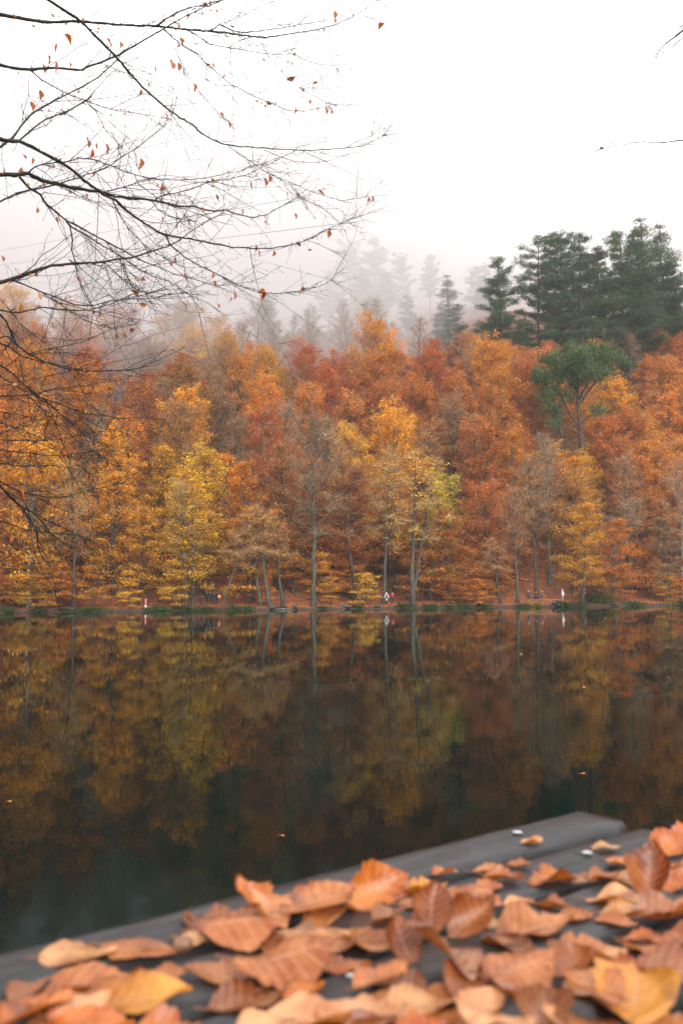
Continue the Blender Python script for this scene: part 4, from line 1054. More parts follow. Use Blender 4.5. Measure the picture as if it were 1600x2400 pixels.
for i, (px, py, w, yaw, ck, curl, fold, cup, tilt, roll) in enumerate(TL):
    g = at_z(px, py, TZ + .012)
    dist = (g - EYE).length
    Ln = w * dist / F * .86
    Ln = min(max(Ln / max(.72, abs(math.cos(R(yaw)))), .03), .105)
    rng = np.random.default_rng(900 + i)
    me, sm, zmin = leaf_mesh(900 + i, Ln, rng.uniform(.6, .76), fold * .4, curl * (.9 if curl > .85 else .6), cup * 1.1, rng.uniform(-.5, .5), .026)
    e = empty('fallen_leaf', (g.x, g.y, TZ)); e.rotation_euler = (0, 0, R(yaw) + rng.uniform(-.1, .1))
    rot = Matrix.Rotation(R(-tilt * (1 if tilt > 25 else .6) + rng.uniform(-3, 3)), 3, 'Y') @ Matrix.Rotation(R(roll + rng.uniform(-4, 4)), 3, 'X')
    co = np.empty(len(me.vertices) * 3, np.float32); me.vertices.foreach_get('co', co); co = co.reshape(-1, 3) @ np.array(rot).T
    lift = sum(1 for (a, b) in placed if math.hypot(g.x - a, g.y - b) < Ln * .5) * .0065
    lift = min(lift, .024) + .0015
    co[:, 2] += lift - np.percentile(co[:, 2], 4)
    dz = lift - np.percentile((co[:, 2] - lift), 4) * 0
    me.vertices.foreach_set('co', co.astype(np.float32).ravel()); me.update()
    sc_ = np.empty(len(sm.vertices) * 3, np.float32); sm.vertices.foreach_get('co', sc_); sc_ = sc_.reshape(-1, 3)
    o_ = (np.array(rot) @ sc_.T).T
    orig = np.array(rot)
    V0 = np.empty(0)
    blade = obj('blade', me, M['leaf'], e)
    col = np.array(LC[ck]) * rng.uniform(.85, 1.15) * rng.uniform(.95, 1.05, 3)
    blade.color = (*col, 1)
    base = co[6]; nxt = co[2 * 13 + 6]; d = base - nxt; d /= np.linalg.norm(d) + 1e-9
    st = MB(); st.tube([nxt + (0, 0, .0004), base, base + d * .07 * Ln + (0, 0, .001), base + d * .16 * Ln + (0, 0, rng.uniform(-.001, .004))], np.array([.007, .010, .009, .011]) * Ln, 5)
    obj('stem', st.mesh('stem'), M['stem'], e)
    placed.append((g.x, g.y))
    rel = Vector((g.x - c0.x, g.y - c0.y, 0)); k = int(max(0, min(6, rel.dot(across) // (PW + PG))))
    e['_row'] = k; e['_px'] = float(px); e['_look'] = LW[ck] + (' upright' if tilt > 25 or roll > 30 else ' tightly curled' if curl > .85 else ' cupped' if abs(cup) > .35 else ' flat' if curl <= .3 else ' gently curled')
tab = [o for o in C.objects if '_row' in o]
for k in range(7):
    row = sorted([o for o in tab if o['_row'] == k], key=lambda o: o['_px'])
    for i, o in enumerate(row):
        tag(o, '%s fallen leaf on the %s plank from the water, %s from the left' % (o['_look'], ORD[k], ordinal(i)), 'leaf', 'fallen leaves on the table')
for o in tab:
    for k in ('_row', '_px', '_look'): del o[k]
# drops and a nut on the planks
m, N, L, out = mat('rain_drop')
p = N.new('ShaderNodeBsdfPrincipled'); p.inputs['Base Color'].default_value = (.2, .2, .22, 1); p.inputs['Roughness'].default_value = .3; p.inputs['Transmission Weight'].default_value = .5
L.new(noise(N, L, 30, 2, texco(N)), p.inputs['Coat Weight']); L.new(p.outputs[0], out.inputs['Surface']); M['drop'] = m
for px, py, w, lab in ((1212, 1957, 32, 'shiny pale wet blob beside the small leaf near the far table corner'), (1375, 2005, 34, 'shiny pale wet blob on the second plank'), (825, 2296, 44, 'bright white wet blob among the near leaves')):
    g = at_z(px, py, TZ); r_ = w * (g - EYE).length / F / 2
    V = MB(); rr = np.random.default_rng(int(px)); ball(V, (0, 0, 0), (r_ * .7, r_ * .5, r_ * .22), 16, 8); me = V.mesh('wet_blob')
    tag(obj('wet_blob', me, M['drop'], None, (g.x, g.y, TZ + r_ * .3)), lab, 'droplet')
g = at_z(430, 2236, TZ); mb = MB(); ball(mb, (0, 0, 0), (.0085, .007, .0065), 16, 10)
e = empty('acorn', (g.x, g.y, TZ + .008)); tag(e, 'small round brown nut lying at the first gap between planks', 'nut')
obj('kernel', mb.mesh('kernel'), plain('nut_shell', (.14, .065, .035), .45), e)
mb = MB(); ball(mb, (-.0036, 0, 0), (.0062, .0073, .0068), 12, 8); obj('cap', mb.mesh('cap'), plain('nut_cap', (.16, .08, .04), .8), e)

# ------------------------------------------------------------------ leaves afloat on the lake
FL = [(1370, 1612, 14, 'p'), (1365, 1815, 17, 't'), (450, 1733, 14, 'o'), (640, 1526, 11, 't'), (1222, 1534, 10, 'p'), (1046, 1553, 7, 'p'), (1024, 1564, 6, 'p'), (1086, 1526, 9, 'o'), (442, 1510, 6, 'p'), (1245, 1533, 8, 't'), (318, 1573, 6, 'p'),
      (235, 1488, 7, 'p'), (498, 1520, 6, 'p'), (1500, 1458, 6, 'o'), (1565, 1590, 9, 'o'), (1418, 1450, 6, 'p'), (60, 1530, 7, 't'), (723, 1460, 6, 'p'), (1540, 1447, 7, 'p'), (545, 1490, 5, 'p'), (710, 1530, 6, 'o'), (1138, 1470, 5, 'o'), (860, 1480, 5, 'p'), (1330, 1458, 5, 't'),
      (20, 1880, 16, 't'), (660, 1960, 12, 'm')]
FLM = [leaf_mesh(700 + i, 1.0, .62, .15, .5, .3, .2, .03, 12, 3) for i in range(3)]
FL = sorted(FL)
for i, (px, py, w, ck) in enumerate(FL):
    g = at_z(px, py, .004); Ln = min(max(w * (g - EYE).length / F, .05), .22)
    me, sm, zm = FLM[i % 3]
    e = empty('floating_leaf', (g.x, g.y, .004 - zm * Ln * .4), i * 1.7); e.scale = (Ln,) * 3
    b = obj('blade', me, M['leaf'], e); b.color = (*[min(.85, c * 1.3) for c in LC[ck]], 1)
    obj('stem', sm, M['stem'], e)
    tag(e, '%s leaf afloat on the lake, %s floating leaf counting from the left' % (LW[ck], ordinal(i)), 'leaf', 'leaves afloat on the lake')

# ------------------------------------------------------------------ the near beech: branches reaching in from the left
BR = [  # (depth at start, depth at end, thickness px start, end, points)
 (5.6, 6.6, 9, 1.2, [(0, 33), (55, 43), (105, 51), (190, 49), (290, 58), (370, 60), (440, 69), (495, 72), (530, 76), (580, 84), (625, 87), (680, 78), (740, 70), (790, 55), (840, 30), (885, 0)]),
 (6.0, 6.3, 5, 1.5, [(370, 59), (385, 45), (415, 28), (450, 16), (480, 10), (530, -4)]),
 (6.2, 6.9, 3.5, .8, [(495, 71), (515, 55), (540, 70), (560, 74), (600, 73), (650, 65), (700, 57), (760, 48)]),
 (6.2, 6.6, 1.6, .7, [(515, 55), (560, 40), (600, 20), (650, -3)]),
 (6.1, 6.8, 2.6, .7, [(440, 70), (460, 82), (490, 102), (530, 110), (565, 115), (600, 122), (640, 127), (685, 125)]),
 (6.4, 6.9, 1.2, .6, [(605, 87), (620, 110), (625, 125), (645, 148), (672, 180), (700, 205), (745, 228)]),
 (5.2, 6.6, 7.5, .9, [(105, -6), (150, 22), (185, 45), (205, 65), (230, 90), (270, 130), (300, 165), (330, 200), (375, 240), (420, 275), (450, 290), (470, 310), (500, 328), (530, 339), (560, 343), (620, 346), (690, 351), (740, 352), (800, 347), (850, 342), (898, 318)]),
 (6.2, 7.0, 1.8, .6, [(535, 341), (570, 365), (605, 390), (640, 413), (675, 424), (720, 445), (800, 470), (855, 462)]),
 (6.6, 7.1, 1.2, .6, [(675, 424), (700, 460), (760, 490), (802, 526)]),
 (5.4, 6.2, 8, 2, [(0, 151), (40, 160), (70, 162), (110, 158), (150, 160), (190, 164), (205, 155), (240, 143), (275, 130), (305, 112), (350, 85), (385, 66), (420, 45), (450, 30), (485, 12)]),
 (5.6, 6.1, 3.2, .8, [(70, 162), (100, 188), (140, 210), (175, 225), (200, 235), (235, 247), (270, 258), (320, 265), (395, 278)]),
 (5.8, 6.3, 2, .7, [(200, 235), (225, 260), (245, 300), (285, 345)]),
 (5.9, 6.8, 3, .7, [(382, 66), (410, 92), (460, 125), (495, 158), (540, 195), (590, 222), (640, 243), (670, 256), (710, 260), (772, 248)]),
 (6.0, 6.5, 2, .7, [(405, 90), (415, 122), (420, 135), (440, 175), (460, 205), (490, 240), (510, 265), (545, 292)]),
 (5.0, 5.9, 6, 2.2, [(0, 345), (30, 322), (52, 290), (80, 262), (125, 236), (160, 218), (195, 202), (230, 180), (275, 140)]),
 (5.1, 5.7, 4.5, 2.4, [(44, 330), (70, 306), (105, 280), (150, 262), (175, 250), (200, 236), (216, 224)]),
 (4.8, 6.6, 10, .8, [(0, 324), (20, 329), (46, 330), (86, 350), (123, 369), (149, 383), (172, 400), (198, 423), (227, 443), (247, 458), (273, 469), (296, 492), (313, 505), (342, 525), (362, 538), (387, 550), (416, 555), (448, 560), (505, 571), (540, 579), (591, 581), (630, 582), (665, 577), (703, 568), (738, 555), (763, 539), (800, 523)]),
 (4.9, 6.7, 12, .8, [(0, 408), (35, 410), (68, 405), (100, 423), (140, 432), (175, 440), (215, 447), (237, 448), (262, 458), (300, 465), (345, 466), (380, 473), (410, 482), (451, 483), (489, 493), (527, 491), (566, 504), (594, 509), (623, 504), (649, 488), (677, 474), (698, 463)]),
 (5.0, 6.3, 6, 1, [(45, 414), (65, 438), (95, 455), (105, 473), (130, 495), (155, 517), (180, 527), (210, 545), (250, 566), (290, 588), (330, 610), (370, 625), (410, 642), (460, 655), (512, 671)]),
 (5.3, 6.2, 4, .9, [(155, 517), (165, 530), (200, 550), (240, 575), (290, 605), (310, 620), (350, 645), (400, 660), (445, 692)]),
 (5.1, 6.5, 3.6, .7, [(68, 403), (80, 390), (110, 382), (140, 380), (170, 375), (180, 370), (215, 372), (250, 383), (290, 400), (320, 410), (370, 420), (440, 421), (500, 413), (560, 400), (620, 380), (685, 358)]),
 (5.5, 6.0, 3, 1.2, [(250, 447), (285, 440), (310, 432), (325, 422), (365, 417)]),
 (5.7, 6.3, 2.4, 1, [(315, 409), (325, 432), (350, 450), (380, 470), (412, 486)]),
 (5.9, 6.6, 2.8, .7, [(365, 467), (380, 457), (420, 450), (450, 443), (490, 425), (540, 418), (580, 408), (620, 390), (655, 372)]),
 (5.9, 6.3, 2.2, .8, [(355, 469), (370, 490), (390, 505), (420, 512), (455, 518)]),
 (5.0, 6.1, 4.5, .9, [(0, 472), (40, 452), (70, 445), (110, 438), (145, 428), (180, 417), (205, 408), (235, 397), (262, 385), (290, 365), (330, 340), (350, 322), (380, 300), (402, 278)]),
 (4.9, 6.2, 10, 1.2, [(0, 662), (30, 653), (55, 643), (90, 632), (120, 623), (170, 617), (230, 614), (270, 608), (310, 603), (350, 590), (390, 578), (420, 562), (450, 540), (480, 520), (525, 498)]),
 (5.7, 6.2, 2.4, .9, [(263, 466), (280, 500), (300, 535), (330, 565), (360, 590), (405, 615)]),
 (5.4, 5.9, 3.4, .9, [(163, 527), (170, 560), (168, 585), (175, 610), (180, 640), (190, 675), (205, 700), (217, 730)]),
 (5.4, 5.9, 2.4, .8, [(245, 614), (280, 648), (310, 672), (340, 687), (385, 680)]),
 (5.5, 5.9, 2.2, .8, [(288, 606), (296, 640), (308, 668), (322, 690)]),
 (5.7, 6.7, 3.4, .8, [(387, 550), (400, 574), (429, 600), (464, 620), (505, 641), (537, 657), (579, 676), (610, 686), (649, 687), (706, 681), (751, 671), (776, 655)]),
 (5.0, 5.8, 4, 1.2, [(25, 655), (60, 668), (100, 685), (140, 700), (180, 715), (220, 715), (260, 705), (300, 700), (350, 700), (405, 690)]),
 (5.2, 5.6, 2.4, 1, [(100, 685), (130, 705), (160, 725), (195, 748)]),
 (4.9, 5.8, 4.5, 1, [(0, 727), (40, 733), (75, 725), (100, 720), (140, 725), (180, 728), (215, 725), (250, 715), (290, 700), (340, 690), (385, 673)]),
 (4.6, 5.6, 5, 1, [(0, 737), (15, 752), (22, 770), (28, 785), (30, 800), (60, 825), (110, 850), (160, 865), (200, 870), (250, 868), (300, 868), (340, 858), (370, 845), (400, 830), (435, 812)]),
 (4.7, 5.3, 4, 1.4, [(0, 805), (25, 815), (50, 835), (90, 845), (140, 855), (185, 866)]),
 (4.7, 4.9, 3.4, 2, [(0, 790), (25, 788), (28, 800), (15, 815), (3, 828)]),
 (4.7, 5.6, 4.4, 1, [(0, 855), (30, 875), (55, 900), (80, 925), (120, 940), (160, 955), (200, 970), (240, 973), (280, 980), (335, 978)]),
 (4.9, 5.5, 3, .9, [(65, 908), (100, 935), (130, 960), (160, 985), (200, 1020), (245, 1045)]),
 (4.7, 5.6, 3.2, .9, [(0, 928), (45, 926), (85, 924), (115, 913), (150, 910), (190, 905), (240, 895), (280, 890), (325, 876)]),
 (4.6, 5.2, 2.4, 1, [(0, 965), (50, 972), (90, 985), (120, 975), (132, 963)]), (4.6, 5.2, 2.4, 1, [(0, 1015), (40, 1000), (90, 975), (128, 960)]),
 (4.6, 5.4, 2.4, .9, [(0, 1032), (100, 1033), (150, 1028), (200, 1018), (245, 1009)]),
 (4.6, 5.5, 2.8, .8, [(0, 1055), (60, 1060), (110, 1068), (150, 1068), (180, 1063), (230, 1055), (275, 1056)]),
 (4.5, 5.6, 4, .9, [(0, 1128), (30, 1145), (70, 1158), (110, 1165), (150, 1165), (180, 1155), (230, 1145), (280, 1135), (322, 1108)]),
 (4.5, 5.5, 5.5, 1.2, [(0, 1138), (25, 1165), (50, 1188), (75, 1200), (110, 1220), (145, 1235), (175, 1250), (212, 1264)]),
 (4.7, 5.2, 4.4, 1.2, [(50, 1188), (70, 1215), (85, 1240), (88, 1265), (90, 1285), (100, 1305), (117, 1328)]),
 (4.8, 5.4, 3, .9, [(75, 1200), (100, 1225), (120, 1250), (150, 1275), (180, 1285), (235, 1285)]),
 (4.5, 5.3, 2.6, .9, [(0, 1220), (40, 1235), (80, 1245), (130, 1250), (185, 1253)]),
]
BR += [(6.9, 7.2, 1.1, .8, [(685, 125), (715, 140), (750, 150), (789, 152)]), (6.9, 7.1, 1.1, .8, [(745, 228), (762, 240), (790, 246)]), (6.6, 6.8, 1.1, .8, [(840, 30), (868, 42), (893, 50)]),
       (6.8, 7.0, 1.0, .7, [(700, 205), (722, 196), (740, 190)]), (6.8, 7.0, 1.0, .7, [(640, 127), (668, 118), (690, 112)]), (6.6, 6.9, 1.1, .7, [(800, 523), (820, 515), (845, 505)]),
       (5.6, 6.2, 2.0, .8, [(195, 748), (230, 762), (270, 770), (310, 760)]), (4.8, 5.6, 2.6, .8, [(0, 880), (40, 905), (90, 950), (140, 1000), (190, 1040), (250, 1075)]), (4.7, 5.4, 2.2, .8, [(0, 1085), (60, 1095), (120, 1090), (180, 1100), (240, 1095)]),
       (4.7, 5.5, 2.4, .8, [(0, 990), (60, 1010), (120, 1040), (170, 1080), (210, 1110)]), (4.6, 5.4, 2.2, .8, [(0, 700), (50, 760), (100, 800), (160, 830), (230, 840)])]
near = empty('near_beech', (-4.3, 5.9, gz(-4.3, 5.9)))
tag(near, 'bare near beech whose dark branches with a few last leaves reach in from the left', 'tree')
rng = np.random.default_rng(21)
TP = np.array([(-4.3, 5.9, gz(-4.3, 5.9) - .4), (-4.25, 5.85, 1.6), (-4.1, 5.8, 2.6), (-3.95, 5.75, 3.6), (-3.8, 5.7, 4.6), (-3.75, 5.65, 5.8), (-3.9, 5.6, 7.6), (-3.7, 5.7, 9.5)])
def to_local(P, e): return np.asarray(P) - np.array(e.location)
mb = MB(); mb.tube(to_local(TP, near), [.3, .2, .17, .15, .13, .11, .08, .03], 10, True, .06, rng); obj('trunk', mb.mesh('trunk'), M['bark_near'], near)
twigs = MB(); spurs = twigs; TW = []
def near_branch(tree, trunkP, da, db, ta, tbb, pts, side=-1):
    n0 = len(pts)
    pts = np.array(pts, float)
    # finer with a little wander
    seg = np.r_[0, np.cumsum(np.hypot(*np.diff(pts, axis=0).T))]; Lp = seg[-1]
    u = np.linspace(0, Lp, max(8, int(Lp / 11)))
    px = np.interp(u, seg, pts[:, 0]); py = np.interp(u, seg, pts[:, 1])
    f = u / Lp
    dep = da + (db - da) * f + .06 * np.sin(f * 5 + da * 7)
    wig = .6 + .25 * ta
    px = px + rng.normal(0, .35, len(u)); py = py + rng.normal(0, .55, len(u))
    P = np.array([at_y(a, b, d) for a, b, d in zip(px, py, dep)])
    rad = (.35 + 1.0 * (ta + (tbb - ta) * f ** .7)) * dep / F / 2 * rng.uniform(.88, 1.15, len(u))
    if (side < 0 and pts[0, 0] <= 1) or (side > 0 and pts[0, 0] >= 1599):    # carry on to the trunk outside the view
        k = np.argmin(np.abs(trunkP[:, 2] - (P[0][2] - .5))); a = trunkP[k] * 1.0
        s = np.linspace(0, 1, 7)[:-1, None]
        dirn = P[0] - P[2]; dirn /= np.linalg.norm(dirn)
        mid = P[0] + dirn * .6
        ext = (1 - s) ** 2 * a + 2 * s * (1 - s) * mid + s ** 2 * P[0]
        P = np.vstack([ext, P]); rad = np.r_[np.linspace(max(rad[0] * 1.6, .012), rad[0], 6), rad]
    b = MB(); b.tube(to_local(P, tree), rad, 7, True, .14, rng)
    obj('branch', b.mesh('branch'), M['bark_near'], tree)
    TW.append((P[-len(u):], rad[-len(u):], dep))
    for i in range(2, len(P) - 1):              # bud spurs and knots along it
        for q in range(rng.integers(0, 3)):
            d = rng.normal(size=3); d[2] = abs(d[2]) * .6 * rng.choice([1, 1, -1]); d /= np.linalg.norm(d); l = rng.uniform(.01, .035) + rad[i]
            c_ = P[i] + (P[i + 1] - P[i]) * rng.random(); spurs.tube(to_local([c_, c_ + d * l * .6, c_ + d * l], tree), [min(.004, rad[i] * .5), .0018, .0009], 4, False)
for q in BR: near_branch(near, TP, *q)
def spray(tree, name, density, tb):
    for P, rad, dep in TW:
        n = len(P)
        tot = np.linalg.norm(P[-1] - P[0])
        for i in range(int(density * tot * (1.0 if rad[0] < .01 else .8)) + 2):
            j = rng.integers(1, n - 1) if rng.random() < .8 else n - 1
            t = P[min(j + 1, n - 1)] - P[j - 1]; t /= np.linalg.norm(t)
            d = t * rng.uniform(.6, 1.2) + rng.normal(0, .38, 3); d[2] += rng.uniform(-.45, .25); d[1] *= .8; d /= np.linalg.norm(d)
            Ln = rng.uniform(.12, .75) * (1 if rad[j] > .003 else .6)
            k = 7; s = np.linspace(0, 1, k)
            Q = P[j] + np.outer(s * Ln, d) + np.outer(Ln * .4 * s ** 2 * rng.uniform(-.8, 1), [0, 0, 1]) + np.cumsum(rng.normal(0, Ln * .014, (k, 3)), 0)
            r0 = min(rad[j] * .6, rng.uniform(.0011, .0025))
            tb.tube(to_local(Q, tree), r0 * (1 - .6 * s) + .0004, 4, False)
            for w in range(rng.integers(1, 6)):       # finest twigs and buds
                a = rng.integers(1, k); d2 = d + rng.normal(0, .6, 3); d2 /= np.linalg.norm(d2); l2 = Ln * rng.uniform(.12, .45)
                tb.tube(to_local([Q[a], Q[a] + d2 * l2 * .5 + rng.normal(0, .01, 3), Q[a] + d2 * l2], tree), [.0013, .0010, .0007], 3, False)
                if rng.random() < .5:
                    c_ = Q[a] + d2 * l2; tb.tube(to_local([c_ - d2 * .004, c_ + d2 * .004, c_ + d2 * .014], tree), [.0008, .0024, .0005], 4, False)
spray(near, 'twigs', 12.0, twigs)
# its last leaves
NL = [(102, 155, 26, 'o', 0), (114, 137, 22, 'o', 0), (129, 153, 26, 'o', 0), (130, 108, 22, 't', 0), (157, 88, 28, 't', 1), (164, 151, 14, 't', 0), (255, 97, 22, 'o', 1), (282, 103, 16, 't', 0), (194, 42, 14, 'o', 0), (75, 247, 24, 'o', 0), (93, 220, 24, 'o', 0), (363, 152, 30, 'o', 0), (400, 148, 26, 't', 1), (418, 153, 20, 't', 0),
      (390, 273, 18, 'o', 0), (328, 212, 18, 'o', 0), (348, 197, 12, 't', 0), (425, 95, 20, 't', 1), (417, 60, 16, 'o', 0), (484, 185, 18, 't', 1), (455, 202, 18, 'o', 0), (524, 176, 12, 't', 0), (519, 267, 13, 't', 1), (536, 290, 16, 't', 0), (250, 347, 26, 'o', 0), (205, 330, 28, 'o', 1), (213, 358, 24, 'o', 0), (226, 340, 14, 'r', 0),
      (328, 381, 34, 'o', 0), (75, 375, 18, 'o', 0), (48, 398, 18, 'o', 0), (56, 366, 16, 't', 1), (8, 400, 16, 'o', 0), (87, 490, 16, 'o', 0), (132, 515, 18, 't', 0), (359, 422, 18, 'o', 1), (377, 435, 20, 'o', 0), (202, 457, 12, 'o', 0), (219, 405, 14, 'o', 0), (101, 433, 13, 'o', 1), (65, 432, 12, 'o', 0),
      (498, 422, 14, 't', 1), (507, 462, 18, 'r', 1), (588, 432, 20, 't', 0), (620, 424, 20, 't', 0), (632, 416, 16, 't', 0), (568, 494, 14, 't', 0), (475, 490, 12, 'o', 0), (413, 528, 12, 't', 0), (380, 513, 14, 'o', 0), (387, 542, 12, 't', 0), (752, 450, 18, 't', 1), (862, 466, 14, 't', 0), (871, 462, 14, 't', 0), (692, 505, 14, 't', 1),
      (770, 546, 18, 'o', 0), (698, 571, 14, 'r', 2), (725, 586, 9, 'r', 2), (598, 581, 18, 'o', 0), (607, 592, 15, 'o', 0), (640, 591, 15, 't', 0), (613, 684, 20, 'o', 2), (617, 690, 18, 'r', 0), (710, 679, 15, 'r', 2), (549, 688, 22, 'o', 0), (498, 642, 17, 'o', 0), (502, 664, 17, 'o', 0), (434, 645, 18, 'o', 0), (510, 715, 12, 'o', 0),
      (540, 700, 10, 'o', 0), (410, 606, 12, 'o', 0), (399, 617, 10, 'o', 0), (315, 685, 22, 'o', 1), (183, 656, 22, 'o', 1), (82, 640, 16, 'o', 0), (40, 637, 20, 'o', 1), (5, 604, 14, 'o', 0), (164, 612, 16, 'o', 1), (48, 720, 22, 'o', 0), (91, 692, 20, 'p', 1), (70, 645, 14, 'p', 0), (89, 719, 14, 'p', 2), (122, 758, 13, 'p', 1), (78, 797, 30, 'r', 1), (216, 730, 14, 'o', 0), (238, 738, 12, 'p', 1),
      (12, 708, 16, 'p', 1), (168, 868, 15, 'o', 0), (272, 877, 14, 'p', 1), (320, 886, 12, 'p', 1), (178, 898, 13, 'p', 2), (354, 860, 14, 'o', 0), (208, 882, 12, 'o', 2), (290, 858, 10, 'o', 0), (200, 962, 14, 'p', 1), (192, 956, 12, 'o', 2), (219, 976, 14, 'o', 0), (240, 974, 14, 'o', 2), (257, 985, 13, 'o', 0), (12, 988, 22, 'o', 1), (215, 1004, 16, 'p', 1), (132, 1048, 20, 'p', 1), (140, 1055, 16, 'o', 1), (152, 1062, 20, 'o', 1), (170, 1082, 14, 'p', 1),
      (248, 1046, 18, 'o', 2), (233, 1058, 16, 'o', 1), (210, 1086, 16, 'o', 0), (248, 1086, 16, 'o', 0), (298, 1066, 16, 'r', 1), (78, 1106, 20, 'o', 0), (67, 1122, 18, 'o', 2), (125, 1120, 22, 'o', 1), (102, 1128, 16, 'o', 0), (198, 1122, 18, 'o', 1), (217, 1126, 18, 'r', 0), (50, 1152, 16, 'p', 1), (131, 1208, 16, 'o', 0), (172, 1216, 14, 'o', 0), (195, 1228, 20, 'p', 1), (23, 1232, 14, 'p', 1), (26, 1260, 18, 'o', 0), (10, 1245, 18, 'r', 1), (30, 1290, 14, 'p', 2), (12, 1296, 14, 'p', 1), (255, 1290, 13, 'p', 1), (222, 1180, 12, 'o', 0),
      (893, 62, 24, 't', 2), (789, 163, 16, 't', 1), (690, 122, 12, 't', 0), (683, 146, 11, 't', 0), (680, 184, 20, 'm', 2), (706, 210, 16, 'm', 1), (738, 196, 14, 't', 2), (733, 208, 12, 't', 0), (724, 236, 14, 't', 0), (629, 243, 12, 'm', 2), (692, 255, 16, 't', 0), (763, 258, 18, 't', 0), (745, 256, 10, 't', 0), (775, 258, 12, 't', 0), (786, 248, 8, 't', 2),
      (785, 32, 20, 't', 0), (784, 46, 12, 't', 0), (826, 35, 12, 't', 0), (801, 33, 9, 't', 0), (820, 22, 10, 'm', 0), (748, 68, 11, 'm', 0), (757, 68, 10, 'm', 0), (759, 47, 8, 'm', 2), (487, 152, 12, 'm', 2), (498, 150, 12, 'm', 0), (440, 35, 18, 't', 0), (472, 28, 14, 't', 0), (475, 10, 16, 't', 0), (482, 8, 14, 't', 1), (490, 5, 14, 't', 0), (507, 24, 10, 't', 0), (122, 34, 10, 'm', 2), (32, 36, 12, 't', 1)]
rn = np.random.default_rng(77)
for q in range(88):
    if q < 56: NL.append((rn.uniform(0, 330), rn.uniform(640, 1310), rn.uniform(9, 18), 'oooptrr'[rn.integers(7)], int(rn.integers(3))))
    else: NL.append((rn.uniform(40, 640), rn.uniform(30, 640), rn.uniform(6, 12), 'ttmmo'[rn.integers(5)], int(rn.integers(3))))
NM = []
for i in range(8):
    r_ = np.random.default_rng(300 + i)
    NM.append(leaf_mesh(300 + i, 1.0, r_.uniform(.48, .62), r_.uniform(.2, .7), r_.uniform(-.7, .9), r_.uniform(-.2, .5), r_.uniform(-.9, .9), .025, 12, 3)[:2])
M['hang'] = leaf_mat('hanging_leaf', .35, .5)
ptsAll = np.vstack([t[0] for t in TW]); pxAll = np.array([to_px(q) for q in ptsAll])
for i, (px, py, w, ck, ori) in enumerate(NL):
    r_ = np.random.default_rng(500 + i)
    dd = np.hypot(pxAll[:, 0] - px, pxAll[:, 1] - (py - w * .6)); k = int(dd.argmin())
    Y = ptsAll[k][1] + r_.uniform(-.05, .05)
    if i >= len(NL) - 88:                       # hung straight off the nearest twig
        q = pxAll[k]; px, py = q[0] + r_.uniform(-4, 4), q[1] + w * .7 + r_.uniform(0, 8)
    c = at_y(px, py, Y); Ln = min(max(w * Y / F * 1.12, .022), .085)
    me = NM[i % 8][0]
    o = bpy.data.objects.new('leaf', me); C.objects.link(o); o.parent = near
    if not me.materials: me.materials.append(M['hang'])
    o.location = c - near.location; o.scale = (Ln,) * 3
    # hanging tip down; turned at random about the vertical
    ang = {0: -90 + r_.uniform(-18, 18), 1: -55 + r_.uniform(-20, 20), 2: r_.uniform(-20, 20)}[ori]
    q = Matrix.Rotation(r_.uniform(-.9, .9), 4, 'Z') @ Matrix.Rotation(R(-ang), 4, 'Y') @ Matrix.Rotation(R(r_.uniform(-25, 25)) + (math.pi / 2 if ori == 2 else 0), 4, 'X')
    o.rotation_euler = q.to_euler()
    o.color = (*(np.array(LC[ck]) * r_.uniform(.85, 1.15)), 1)
    # its stalk to the nearest twig
    tail = np.array(o.location) + np.array(near.location) + np.array(q.to_3x3() @ Vector((-.5 * Ln, 0, 0)))
    if dd[k] < 260:
        e2 = ptsAll[k]; midp = (tail + e2) / 2 + np.array([0, 0, .01])
        twigs.tube(to_local([tail, midp, e2], near), [.0006, .0008, .0011], 4, False)
so = obj('twigs', twigs.mesh('leaf_twigs'), M['bark_near'], near); so['kind'] = 'stuff'

# a second tree at the right, only its twig ends in view
TW = []
spurs = MB()
right = empty('right_beech', (4.8, 7.0, gz(4.8, 7.0)))
tag(right, 'beech outside the view whose thin twig ends poke in at the top right', 'tree')
TP2 = np.array([(4.8, 7.0, gz(4.8, 7) - .4), (4.7, 6.95, 1.8), (4.5, 6.9, 3.2), (4.4, 6.9, 4.6), (4.3, 6.9, 5.6), (4.35, 6.9, 7.0), (4.2, 6.9, 9)])
mb = MB(); mb.tube(to_local(TP2, right), [.3, .2, .16, .14, .11, .08, .03], 10, True, .06, rng); obj('trunk', mb.mesh('trunk'), M['bark_near'], right)
for q in [(6.8, 7.2, 5, 1.2, [(1600, 70), (1580, 86), (1560, 100), (1545, 115), (1534, 132)]), (6.8, 7.3, 2.4, .6, [(1600, 58), (1590, 66), (1575, 76)]), (6.8, 7.3, 1.4, .6, [(1600, 88), (1585, 100), (1570, 113), (1555, 117)]), (7.1, 7.3, 1.2, .5, [(1540, 122), (1535, 150), (1520, 175), (1500, 192), (1482, 202)]),
          (6.9, 7.4, 3.2, 1.3, [(1600, 328), (1580, 329), (1560, 333), (1535, 335), (1515, 331), (1500, 332), (1482, 334), (1462, 338), (1441, 341), (1425, 346)]), (7.2, 7.4, 1, .5, [(1441, 341), (1422, 334), (1412, 345)]), (6.8, 7.2, 1, .5, [(1600, 350), (1588, 350), (1576, 346), (1582, 330)])]:
    near_branch(right, TP2, *q, side=1)
ALL = TW
for part in (ALL[:4], ALL[4:]):
    TW = part; tb2 = spurs if part is ALL[:4] else MB(); spray(right, 'twigs', 7.0, tb2); so = obj('twigs', tb2.mesh('twigs'), M['bark_near'], right); so['kind'] = 'stuff'
me = NM[2][0]; o = bpy.data.objects.new('leaf', me); C.objects.link(o); o.parent = right
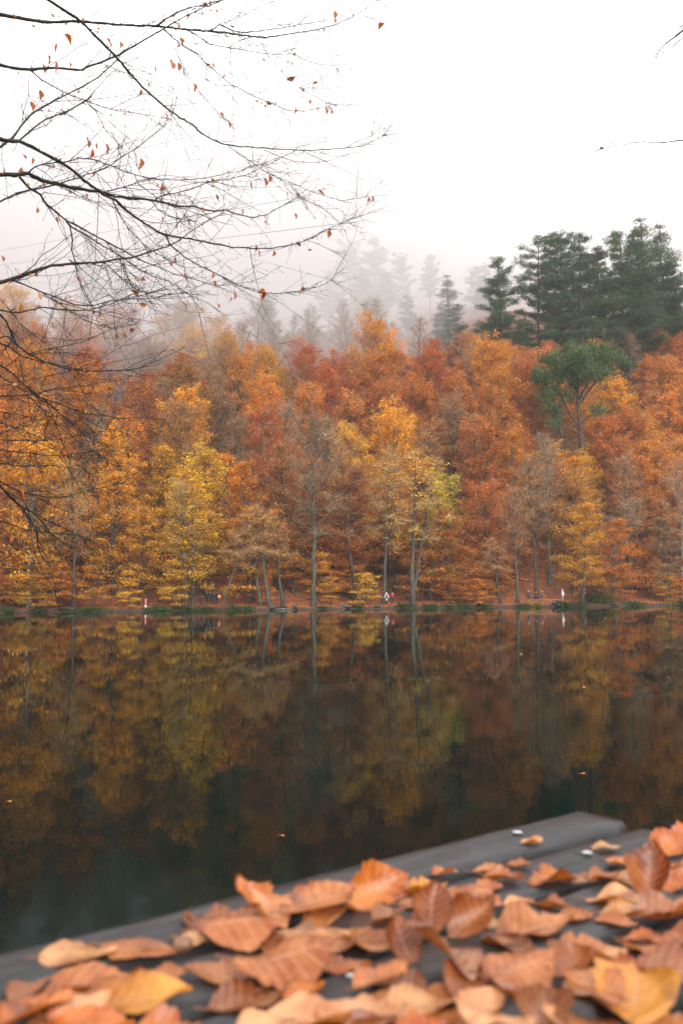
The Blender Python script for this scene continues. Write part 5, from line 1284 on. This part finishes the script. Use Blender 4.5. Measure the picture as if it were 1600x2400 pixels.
o.location = at_y(1409, 348, 7.35) - right.location; o.scale = (.05,) * 3; o.rotation_euler = (.9, .3, 0); o.color = (.12, .06, .05, 1)

# ------------------------------------------------------------------ air: one even haze, and the cloud lying on the crest
def volume_mat(name, dens, col=(1, 1, 1), an=.0):
    m, N, L, out = mat(name)
    v = N.new('ShaderNodeVolumePrincipled')
    v.inputs['Density'].default_value = dens; v.inputs['Color'].default_value = (*col, 1); v.inputs['Anisotropy'].default_value = an
    L.new(v.outputs[0], out.inputs['Volume']); return m
def solid_box(x0, x1, y0, y1, z0, z1):
    V = [(x, y, z) for z in (z0, z1) for y in (y0, y1) for x in (x0, x1)]
    return mesh_np('box', V, [(0, 2, 3, 1), (4, 5, 7, 6), (0, 1, 5, 4), (1, 3, 7, 5), (3, 2, 6, 7), (2, 0, 4, 6)])
tag(obj('haze', solid_box(-530, 530, -50, 650, -4.5, 190), volume_mat('haze', .00018, (.97, .97, 1.0))), 'thin pale damp air over the lake', None, None, 'stuff')
# fog bank: closed lumpy body, its front nearer at the left and higher up
fx = np.linspace(-260, 300, 57); fz = np.linspace(8, 150, 30)
FX, FZ = np.meshgrid(fx, fz)
front = 153 + 75 * sstep(-8, 50, FX) + .9 * np.maximum(50 - FZ, 0) - .15 * np.maximum(FZ - 70, 0) + 8 * np.sin(FX * .06 + FZ * .03) + 5 * np.sin(FX * .13 - FZ * .07 + 1)
t = np.clip((FZ - 95) / 55, 0, 1); front = front + 150 * t ** 2
back = np.full_like(front, 430.0) - 60 * t ** 2
front = np.minimum(front, back - 4)
nz_, nx_ = FX.shape
V = np.concatenate([np.stack([FX, front, FZ], -1).reshape(-1, 3), np.stack([FX, back, FZ], -1).reshape(-1, 3)])
I = np.arange(nz_ * nx_).reshape(nz_, nx_); J = I + nz_ * nx_
Q = []
Q += np.stack([I[:-1, :-1], I[:-1, 1:], I[1:, 1:], I[1:, :-1]], -1).reshape(-1, 4).tolist()
Q += np.stack([J[:-1, :-1], J[1:, :-1], J[1:, 1:], J[:-1, 1:]], -1).reshape(-1, 4).tolist()
Q += np.stack([I[0, :-1], J[0, :-1], J[0, 1:], I[0, 1:]], -1).tolist() + np.stack([I[-1, :-1], I[-1, 1:], J[-1, 1:], J[-1, :-1]], -1).tolist()
Q += np.stack([I[:-1, 0], I[1:, 0], J[1:, 0], J[:-1, 0]], -1).tolist() + np.stack([I[:-1, -1], J[:-1, -1], J[1:, -1], I[1:, -1]], -1).tolist()
tag(obj('fog', mesh_np('fog', V, Q), volume_mat('fog', .016, (.78, .765, .775))), 'low cloud lying over the crest and veiling its pines', None, None, 'stuff')
